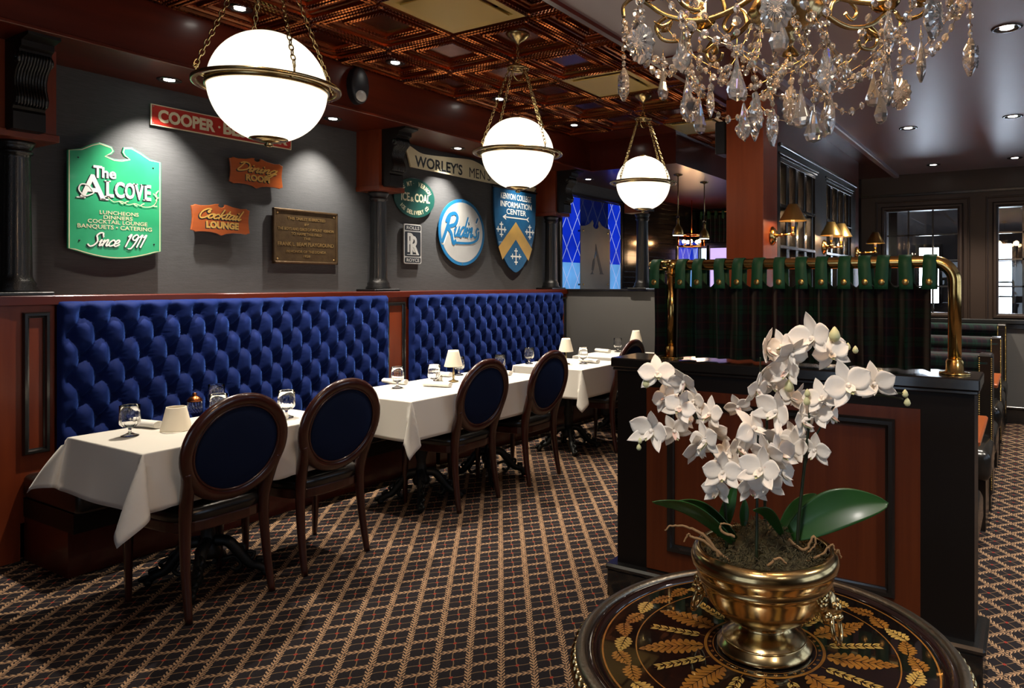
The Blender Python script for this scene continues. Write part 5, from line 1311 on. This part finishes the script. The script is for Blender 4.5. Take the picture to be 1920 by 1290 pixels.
for k in range(92):       # cast gadroon edge
    a = k*2*PI/92; b.sph((TX+.373*math.cos(a), TY+.373*math.sin(a), zt-.016), .0135, 8, 6, sc=(.75+.1*math.cos(a)**2, .75+.1*math.sin(a)**2, 1.25))
b.lathe([(.355, zt-.005), (.372, zt-.008), (.374, zt-.022), (.365, zt-.034), (.34, zt-.038)], (TX, TY, 0), 92); b.build('cast_edge', 'urn_brass', t)
b = B(); b.lathe([(.345, .735), (.30, .725), (.10, .70), (.06, .66), (.045, .60), (.05, .45), (.075, .36), (.05, .28), (.045, .20), (.09, .12), (.14, .10)], (TX, TY, 0), 32); b.build('pedestal', 'rim_lacquer', t)
for k in range(3):
    a = k*2*PI/3 + .4; b = B(); b.tube(cat_rom([(TX+r*math.cos(a), TY+r*math.sin(a), z) for r, z in ((.06, .15), (.14, .14), (.22, .07), (.28, .03))], 5), [.03]*16, 8); b.build('foot', 'rim_lacquer', t)

# ================================================================ ORCHIDS IN THE BRASS URN
UX, UY, UZ = TX, TY, zt+.001
t = thing('potted_orchid', 'white artificial orchids in a polished brass footed urn on the round table', 'potted orchid', (UX, UY, UZ))
pr = [(.0, .0), (.090, .0), (.093, .004), (.092, .010), (.084, .016), (.080, .024), (.062, .034), (.050, .044), (.048, .050), (.054, .056), (.078, .066), (.100, .082), (.116, .104), (.125, .128), (.128, .136),
      (.131, .138), (.132, .144), (.130, .148), (.134, .156), (.142, .168), (.144, .180), (.140, .192), (.130, .199), (.124, .198), (.123, .194), (.128, .188), (.130, .180), (.124, .166), (.116, .13), (.095, .09), (.0, .07)]
b = B(); b.lathe([(r, z) for r, z in pr], (UX, UY, UZ), 96)
b.lathe([(.082, .020), (.0835, .022), (.082, .024)], (UX, UY, UZ), 64); o = b.build('urn', 'urn_brass', t)
vr = Vector((.865, .501, 0)); vd = Vector((-.501, .865, 0))        # rightwards / away as seen from the entry
def mask(side, lab):
    a = math.atan2(side*(vr.y - vd.y*.55), side*(vr.x - vd.x*.55)); c_, s_ = math.cos(a), math.sin(a)
    def Q(u, v, w_): rr = .118 + w_; return (UX + rr*c_ - u*s_, UY + rr*s_ + u*c_, UZ + v)
    b = B()
    b.sph(Q(0, .105, .003), .030, 14, 10, sc=(.75, .75, 1.15))
    for k in range(11):
        an = PI*(.08+.84*k/10) ; b.sph(Q(.030*math.cos(an), .110+.030*math.sin(an), .003), .0105, 8, 6)
    b.sph(Q(0, .104, .024), .009, 8, 6, sc=(1, 1, 1.4)); b.sph(Q(-.011, .115, .020), .006, 8, 6); b.sph(Q(.011, .115, .020), .006, 8, 6)
    b.sph(Q(0, .090, .022), .011, 8, 6, sc=(1.3, 1.3, .7)); b.sph(Q(-.020, .095, .010), .010, 8, 6); b.sph(Q(.020, .095, .010), .010, 8, 6)
    o = b.build('lion_mask', 'urn_brass', t); o['label'] = 'cast lion mask'
    b = B(); b.torus(Q(0, .068, .022), .026, .0048, 28, 8, (c_, s_, .25)); b.build('ring_handle', 'urn_brass', o)
mask(1, ''); mask(-1, '')
# moss
b = B()
R5 = random.Random(5)
def mossf(cx, cy, r, h):
    b.grid(40, 16, lambda u, v: (UX+cx+r*(1-v)*math.cos(2*PI*u)*(1+.10*math.sin(u*31+v*9)), UY+cy+r*(1-v)*math.sin(2*PI*u)*(1+.1*math.sin(u*23)), UZ+.165 + h*math.sin(v*PI/2)**.8 + R5.uniform(-.004, .004)), wrap=True)
mossf(0, 0, .122, .022); mossf(-.012, .018, .075, .070); mossf(.045, -.035, .055, .038); mossf(-.05, -.03, .045, .03)
for i in range(900):      # curly strands
    a = R5.uniform(0, 2*PI); r = .118*math.sqrt(R5.random()); x, y = r*math.cos(a), r*math.sin(a)
    h = .187 + (.050*max(0, 1-((x+.012)**2+(y-.018)**2)/.0056)) + (.022*max(0, 1-((x-.045)**2+(y+.035)**2)/.003))
    p = Vector((UX+x, UY+y, UZ+h)); pts = [p]
    d = Vector((R5.uniform(-1, 1), R5.uniform(-1, 1), R5.uniform(.1, 1)))
    for k in range(3): d = (d + Vector((R5.uniform(-1, 1), R5.uniform(-1, 1), R5.uniform(-.9, .6)))).normalized(); pts.append(pts[-1] + d*.007)
    b.tube(pts, R5.uniform(.0006, .0011), 3, False)
o = b.build('moss', 'moss', t); o['kind'] = 'stuff'
def W3(px, py, dep=0):    # metres right / up / away measured at the urn's distance
    a_ = (px-1432)*.00106; z = 1.48-(py-532)*.00106
    p = Vector((UX, UY, 0)) + vr*a_*(1+dep/1.41) + vd*dep; return (p.x, p.y, 1.48 + (z-1.48)*(1+dep/1.41))
def root(pts, r0=.0035, r1=.0014, d=-.04):
    b = B(); P_ = cat_rom([W3(*p) if len(p) == 3 else W3(p[0], p[1], d) for p in pts], 6); m = len(P_)
    P_ = [p + Vector((R5.uniform(-1, 1), R5.uniform(-1, 1), R5.uniform(-1, 1)))*.0012 for p in P_]
    b.tube(P_, [lerp(r0, r1, i/(m-1)) for i in range(m)], 7); b.build('root', 'root', t)
root([(1340, 1045), (1325, 1015), (1300, 995), (1270, 985), (1250, 985), (1238, 993)]); root([(1345, 1040), (1315, 1015), (1290, 1005), (1282, 1000), (1275, 1015)])
root([(1360, 1050), (1330, 1030), (1318, 1010), (1305, 1000)], .003); root([(1470, 1010), (1500, 1030), (1515, 1005), (1520, 1020), (1505, 1035)], .0035)
root([(1500, 1050), (1530, 1040), (1545, 1025), (1553, 1020), (1556, 1030)], .003); root([(1370, 1005), (1345, 995), (1342, 985), (1350, 980), (1365, 985)], .003)
root([(1560, 1045), (1566, 1030), (1572, 1045)], .003, .0015, -.02); root([(1420, 1060), (1440, 1045), (1455, 1055)], .003, .002, -.09); root([(1440, 1030), (1435, 1005), (1445, 980), (1432, 960)], .0025, .0012, -.01)
# strap leaves
def strap(base, tip, W, sag=0, lift=.03, depth=(-.02, -.02), roll=0, mid=None):
    P0, P1 = Vector(W3(*base, depth[0])), Vector(W3(*tip, depth[1])); L = (P1-P0).length; ax = (P1-P0).normalized()
    sd = ax.cross(Vector((0, 0, 1))); sd = (vd*-1).cross(ax) if sd.length < .3 else sd
    nrm = Vector((vd.x*-1, vd.y*-1, .25)).normalized(); side = ax.cross(nrm).normalized(); side = (side*math.cos(roll) + nrm*math.sin(roll)).normalized(); up = side.cross(ax).normalized()
    b = B()
    def f(u, v):
        s_ = (u-.5)*2; w_ = W*(math.sin(PI*min(1, v*.94+.06))**.62)*(1-.15*v)
        p = P0 + ax*L*v + Vector((0, 0, 1))*(lift*math.sin(PI*v) - sag*v*v) + side*(s_*w_) + up*(abs(s_)**1.5*w_*.22)
        return tuple(p)
    b.grid(15, 26, f); b.build('leaf', 'leaf_green', t, solid=.0018)
strap((1480, 1000), (1655, 942), .040, 0, .020, (-.01, -.05), .25); strap((1370, 1015), (1213, 940), .020, 0, .025, (-.02, -.05), .9); strap((1380, 1010), (1240, 948), .017, 0, .03, (.0, -.02), .5)
strap((1468, 1000), (1540, 925), .020, 0, .01, (.03, .05), .3); strap((1460, 1000), (1395, 955), .018, 0, .02, (-.03, -.08), 1.0)
strap((1352, 1005), (1385, 905), .015, 0, .0, (.02, .03), .2); strap((1398, 985), (1400, 935), .010, 0, 0, (.02, .02), .1); strap((1370, 1000), (1310, 960), .014, 0, .02, (.02, .05), .6)
# stems with their blossoms
def petal(b, L, W, ang, tilt, c_, M_, mi=0, cup=.25, tipw=.85):
    """one petal: grows from the centre along ang in the flower plane"""
    ca, sa = math.cos(ang), math.sin(ang)
    def f(u, v):
        s_ = (u-.5)*2; w_ = W*math.sin(PI*min(1, v*.96+.04)**tipw)**.85
        x, y = L*v, s_*w_; z = tilt*L*v*v - cup*L*(1-(1-v)**2)*.0 + abs(s_)*w_*cup + .0006*math.sin(s_*7+v*11)
        return tuple(M_ @ Vector((x*ca-y*sa, x*sa+y*ca, z)))
    b.grid(7, 8, f, True, mi)
def blossom(px, py, size, dep, stem, seed, face=None, pinkness=1):
    R = random.Random(seed); c_ = Vector(W3(px, py, dep)); S0 = size*.00106
    fdir = (vd*-1 + vr*R.uniform(-1.3, 1.3) + Vector((0, 0, R.uniform(-.7, .6)))).normalized() if face is None else (vd*face[1]*-1 + vr*face[0] + Vector((0, 0, face[2]))).normalized()
    q = fdir.to_track_quat('Z', 'Y').to_matrix().to_4x4(); M_ = Matrix.Translation(c_) @ q @ Matrix.Rotation(R.uniform(-.5, .5), 4, 'Z')
    b = B(); L = S0*.60
    opn = R.uniform(-.3, .75)
    for a in (90, 218, 322): petal(b, L*1.04, L*.29, math.radians(a), opn, c_, M_ @ Matrix.Translation((0, 0, -.001)), 0, .25)
    for a in (12, 168): petal(b, L*.98, L*.47, math.radians(a), opn*.8, c_, M_ @ Matrix.Translation((0, 0, .0015)), 0, .18, 1.05)
    lip = M_ @ Matrix.Translation((0, 0, .003))
    for a in (250, 290): petal(b, L*.34, L*.14, math.radians(a), 1.6, c_, lip, 1 if R.random() < .30*pinkness else 0, .6)
    petal(b, L*.42, L*.17, math.radians(270), 1.1, c_, lip, 2 if R.random() < .6 else 0, .5)
    k = len(b.v); b.sph((0, 0, 0), L*.10, 8, 6); b.v[k:] = [tuple(M_ @ Vector((x, y, z*1.4 + L*.12))) for x, y, z in b.v[k:]]
    b.build('blossom', ['petal', 'petal_pink', 'petal_green'], stem, solid=.0006)
def bud(px, py, size, dep, stem):
    c_ = Vector(W3(px, py, dep)); b = B(); r = size*.00106/2*.85; b.lathe([(.0, -r), (r*.55, -r*.8), (r*.85, -r*.2), (r*.62, r*.5), (r*.2, r*1.1), (.0, r*1.25)], tuple(c_), 12); b.build('bud', 'petal_green', stem)
def stem(paths, flowers, buds, r=.0034):
    b = B()
    for i, (pp, d0, d1) in enumerate(paths):
        n = len(pp); P_ = cat_rom([W3(p[0], p[1], lerp(d0, d1, k/(n-1))) for k, p in enumerate(pp)], 6); m = len(P_)
        b.tube(P_, [lerp(r if i == 0 else r*.6, r*.45, k/(m-1)) for k in range(m)], 7)
    nodes = []
    s_ = b.build('flower_stem', 'stem_dark', t)
    for i, (x, y, sz, dp) in enumerate(flowers): blossom(x, y, sz, dp, s_, int(x*7+y*13))
    for x, y, sz, dp in buds: bud(x, y, sz, dp, s_)
stem([([(1362, 1030), (1360, 960), (1352, 880), (1325, 820), (1295, 770), (1262, 720), (1235, 705)], .0, .0), ([(1352, 880), (1335, 850), (1300, 815), (1262, 800), (1222, 806), (1195, 826)], 0, -.04), ([(1325, 820), (1305, 780), (1285, 745), (1272, 722)], 0, -.02)],
     [(1228, 700, 62, -.02), (1273, 714, 52, -.05), (1248, 744, 52, .0), (1268, 764, 54, -.03), (1304, 750, 50, .01), (1213, 806, 66, -.05), (1258, 806, 54, -.03), (1286, 782, 50, .03), (1328, 776, 56, -.02), (1298, 836, 58, -.05), (1312, 826, 62, -.06), (1345, 812, 50, .02)],
     [(1208, 718, 22, -.02), (1190, 826, 12, -.05), (1188, 838, 13, -.05)])
stem([([(1408, 1050), (1410, 960), (1412, 860), (1416, 780), (1424, 730)], -.05, -.03), ([(1412, 860), (1395, 830), (1388, 800)], -.04, -.06)],
     [(1393, 802, 66, -.08), (1440, 770, 66, -.08), (1376, 838, 56, -.03), (1420, 850, 66, -.10), (1444, 850, 62, -.07), (1404, 880, 66, -.11), (1452, 886, 56, -.06), (1340, 884, 62, -.07), (1370, 880, 54, -.05), (1336, 916, 50, -.05), (1418, 904, 58, -.10), (1392, 912, 48, -.08), (1462, 820, 46, .0), (1430, 820, 50, -.03), (1360, 850, 50, .0), (1385, 760, 46, .01)],
     [(1473, 724, 26, -.03)])
stem([([(1440, 1010), (1438, 900), (1440, 790), (1436, 730), (1448, 685), (1480, 655), (1530, 645), (1585, 652)], .03, -.03), ([(1436, 730), (1428, 700), (1425, 670)], .02, .0)],
     [(1428, 655, 62, -.04), (1462, 650, 54, -.02), (1472, 662, 58, -.05), (1512, 634, 74, -.06), (1470, 694, 56, -.03), (1548, 662, 58, -.05), (1566, 652, 50, .0), (1422, 708, 58, -.02), (1408, 730, 54, -.05), (1450, 720, 52, .0), (1478, 746, 48, -.02), (1498, 742, 44, .02)],
     [(1554, 628, 30, -.05), (1583, 650, 15, -.03), (1597, 656, 16, -.03)])
stem([([(1487, 1040), (1492, 960), (1500, 880), (1508, 800), (1514, 745), (1545, 730), (1600, 738), (1650, 742), (1682, 748)], -.03, -.05), ([(1500, 880), (1520, 820), (1545, 775), (1565, 740)], -.03, -.05), ([(1600, 738), (1640, 735), (1688, 738)], -.05, -.05)],
     [(1575, 722, 76, -.07), (1628, 718, 66, -.06), (1530, 745, 58, -.05), (1522, 774, 56, -.04), (1550, 778, 46, -.03), (1494, 790, 58, -.04), (1482, 838, 56, -.02), (1520, 842, 56, -.04), (1488, 814, 44, .0)],
     [(1503, 737, 16, -.05), (1502, 752, 18, -.05), (1686, 738, 16, -.05), (1690, 754, 17, -.05), (1645, 733, 13, -.05)], .0036)

# ================================================================ CRYSTAL CHANDELIER
CX, CY = -.42, 1.39
t = thing('chandelier', 'crystal chandelier with gilt arms hanging above the round table', 'chandelier', (CX, CY, 2.0))
def CP(r, a, z): return (CX + r*math.cos(a), CY + r*math.sin(a), z)
b = B(); b.lathe([(.0, 1.955), (.012, 1.957), (.020, 1.965), (.014, 1.975), (.030, 1.985), (.060, 1.998), (.074, 2.02), (.060, 2.045), (.030, 2.06), (.060, 2.075), (.066, 2.09), (.03, 2.11), (.018, 2.14), (.026, 2.22), (.040, 2.28), (.02, 2.34), (.012, 2.40), (.008, 2.46)], (CX, CY, 0), 40, mod=lambda a, z: 1+.05*math.cos(a*12) if 2.0 < z < 2.06 else 1); b.build('central_bowl', 'antique', t)
b = B(); chain(b, (CX, CY, 2.45), (CX, CY, ZG-.02), .05, .004, .013); b.lathe([(.0, .0), (.06, .0), (.05, -.02), (.015, -.03)], (CX, CY, ZG-.01), 24); b.build('hanging_chain', 'antique', t)
NA = 8
for k in range(NA):
    a = k*2*PI/NA + .25
    b = B(); pts = [(.04, 2.075), (.10, 2.040), (.17, 2.022), (.24, 2.038), (.285, 2.07), (.31, 2.085), (.335, 2.07), (.335, 2.045)]
    P_ = cat_rom([CP(r, a, z) for r, z in pts], 5); b.tube(P_, [lerp(.0065, .0038, i/(len(P_)-1)) for i in range(len(P_))], 8)
    pts = [(.12, 2.03), (.13, 2.065), (.17, 2.08), (.20, 2.06), (.185, 2.04), (.165, 2.05)]
    b.tube(cat_rom([CP(r, a, z) for r, z in pts], 4), .0045, 7)
    pts = [(.24, 2.038), (.265, 2.02), (.25, 1.99), (.215, 1.985), (.205, 2.0)]
    b.tube(cat_rom([CP(r, a, z) for r, z in pts], 4), .0042, 7)
    for q, r in enumerate((.23, )):
        for sg in (-1, 1): b.tube(cat_rom([CP(r, a, 2.03), CP(r+.02, a+sg*.05, 2.012), CP(r+.035, a+sg*.11, 2.02)], 4), [.002, .006, .009, .011, .010, .007, .004, .002, .001][:9], 6, flat=(.35, 1))
    o = b.build('arm', 'antique', t)
    b = B(); b.lathe([(.0, .0), (.020, .004), (.032, .016), (.034, .020), (.012, .014), (.010, .03)], CP(.285, a, 2.075), 20); b.build('drip_cup', 'brass', o)
    b = B(); b.cyl(CP(.285, a, 2.10), CP(.285, a, 2.19), .0115, n=16); b.build('candle_sleeve', 'candle', o)
    b = B(); b.sph(CP(.285, a, 2.225), .014, 10, 8, sc=(1, 1, 2.1)); b.build('bulb', 'bulb_warm', o)
for k in range(3): point(CP(.20, k*2.1, 2.27), 6.5, (1, .62, .34), .05)
# crystals
def bead(b, c_, r, rot=0):
    n = 8; c_ = Vector(c_); ca, sa = math.cos(rot), math.sin(rot)
    vs = []
    for (rr, h) in ((.55, -.48), (1.0, 0), (.55, .48)):
        for k in range(n): an = 2*PI*k/n; x, z = rr*r*math.cos(an), rr*r*math.sin(an); y = h*r; vs.append((c_.x+x*ca-y*sa, c_.y+x*sa+y*ca, c_.z+z))
    fs = [tuple(range(n))] + [(i*n+k, i*n+(k+1) % n, (i+1)*n+(k+1) % n, (i+1)*n+k)[::-1] for i in range(2) for k in range(n)] + [tuple(2*n+k for k in range(n))[::-1]]
    b.add(vs, fs, False, 0)
def strand(p0, p1, sag, rmax=.0112, step=.0245, name='bead_strand'):
    b = B(); P0, P1 = Vector(p0), Vector(p1); n = 24; pts = [P0.lerp(P1, i/n) - Vector((0, 0, sag*4*(i/n)*(1-i/n))) for i in range(n+1)]
    L = sum((pts[i+1]-pts[i]).length for i in range(n)); b.tube(pts, .0006, 4, False, mi=1)
    m = max(2, int(L/step)); acc = 0; j = 0; R = random.Random(int(L*9999))
    for i in range(m):
        tgt = L*(i+.5)/m
        while j < n-1 and acc + (pts[j+1]-pts[j]).length < tgt: acc += (pts[j+1]-pts[j]).length; j += 1
        p = pts[j].lerp(pts[j+1], (tgt-acc)/max(1e-6, (pts[j+1]-pts[j]).length))
        k = 1-abs(2*(i+.5)/m-1); bead(b, p, rmax*(.62+.38*k)*R.uniform(.9, 1.08), R.uniform(0, PI))
    o = b.build(name, ['crystal', 'brass'], t); fix_normals(o); return o
def pendant(c_, L, W, kind, rot=0):
    c_ = Vector(c_); b = B(); ca, sa = math.cos(rot), math.sin(rot)
    def T(x, y, z): return (c_.x+x*ca-y*sa, c_.y+x*sa+y*ca, c_.z+z)
    if kind == 'drop':
        n = 8; pr = [(.06, 0), (.22, -.20), (.62, -.52), (1.0, -.76), (.72, -.93), (.0, -1.0)]
        vs = []
        for r, z in pr:
            for k in range(n): an = 2*PI*(k+.5)/n; vs.append(T(W/2*r*math.cos(an), W/2*.62*r*math.sin(an), z*L))
        fs = [tuple(range(n))] + [(i*n+k, i*n+(k+1) % n, (i+1)*n+(k+1) % n, (i+1)*n+k)[::-1] for i in range(len(pr)-1) for k in range(n)]
        b.add(vs, fs, False, 0)
    else:
        if kind == 'kite': o = [(0, 0), (.16, -.12), (.22, -.20), (.40, -.30), (.52, -.42), (.60, -.52), (.92, -.58), (1.0, -.66), (.86, -.74), (.74, -.80), (.5, -.88), (.22, -.93), (.1, -1.0)]
        elif kind == 'spear': o = [(0, 0), (.3, -.08), (.24, -.16), (.55, -.26), (.5, -.36), (.85, -.46), (.8, -.56), (1.0, -.66), (.7, -.76), (.75, -.84), (.3, -.92), (0.05, -1.0)]
        else: o = [(.0, 0)] + [((1.0 if k % 2 else .88)*math.sin(PI*k/14), -.5+.5*(1.0 if k % 2 else .90)*math.cos(PI*k/14)) for k in range(1, 14)] + [(0.02, -1.0)]
        rim = [(x, z) for x, z in o] + [(-x, z) for x, z in o[::-1][1:] if abs(x) > 1e-6]
        n = len(rim); vs = []; cz = -.62 if kind != 'disc' else -.5
        th = W*.22
        for (s_, y) in ((.45, -th), (1.0, -th*.25), (1.0, th*.25), (.45, th)):
            for x, z in rim: vs.append(T(x*W/2*s_, y, (cz+(z-cz)*s_)*L))
        fs = [tuple(range(n)), tuple(3*n+k for k in range(n))[::-1]] + [(i*n+k, i*n+(k+1) % n, (i+1)*n+(k+1) % n, (i+1)*n+k) for i in range(3) for k in range(n)]
        b.add(vs, fs, False, 0)
        if kind == 'disc':
            for k in range(9): an = PI*k/9; dx, dz = math.cos(an), math.sin(an); b.cyl(T(dx*W*.30, -th*1.02, -L/2+dz*L*.30), T(-dx*W*.30, -th*1.02, -L/2-dz*L*.30), .0008, n=4, mi=0)
    bead(b, c_ + Vector((0, 0, .010)), .0075, rot); b.cyl(tuple(c_ + Vector((0, 0, -.002))), tuple(c_ + Vector((0, 0, .030))), .0006, n=4, mi=1)
    o = b.build('crystal_pendant', ['crystal', 'brass'], t); fix_normals(o)
A0 = .25
for k in range(NA):
    a = k*2*PI/NA + A0; a2 = a + 2*PI/NA; am = a + PI/NA
    pendant(CP(.335, a, 2.022 - .085), .070, .052, 'disc', a + PI/2 + (k % 3)*.25); strand(CP(.335, a, 2.045), CP(.335, a, 1.952), 0, .0085, .017)
    strand(CP(.335, a, 2.04), CP(.335, a2, 2.04), .085); 
    strand(CP(.335, a, 2.04), CP(.20, am, 1.90), .03)
    strand(CP(.20, am, 1.90), CP(.20, am+2*PI/NA, 1.90), .055, .0095)
    strand(CP(.20, am, 2.02), CP(.20, am, 1.915), .0, .0105, .021)
    pendant(CP(.20, am, 1.885), .082, .040, ('drop', 'kite', 'spear', 'drop', 'kite', 'drop', 'spear', 'kite')[k], am + PI/2 + .5*(k % 3))
    pendant(CP(.25, a, 1.94), .078, .036, ('kite', 'drop', 'disc', 'spear', 'drop', 'kite', 'drop', 'spear')[k], a + PI/2 + .7*(k % 2))
    strand(CP(.25, a, 2.025), CP(.12, am, 1.90), .02, .0085); strand(CP(.12, am, 1.90), CP(.12, am+2*PI/NA, 1.90), .02, .0085)
    strand(CP(.055, a, 2.03), CP(.12, am, 1.90), .01, .009)
for k in range(6):
    a = k*2*PI/6 + .1; strand(CP(.11, a, 1.905), CP(.085, a, 1.862), 0, .009, .02); pendant(CP(.085, a, 1.850), .080, .042, ('kite', 'drop', 'disc', 'kite', 'spear', 'drop')[k], a + PI/2 + .4*k)
    strand(CP(.055, a, 2.0), CP(.11, a, 1.905), .01, .0095)
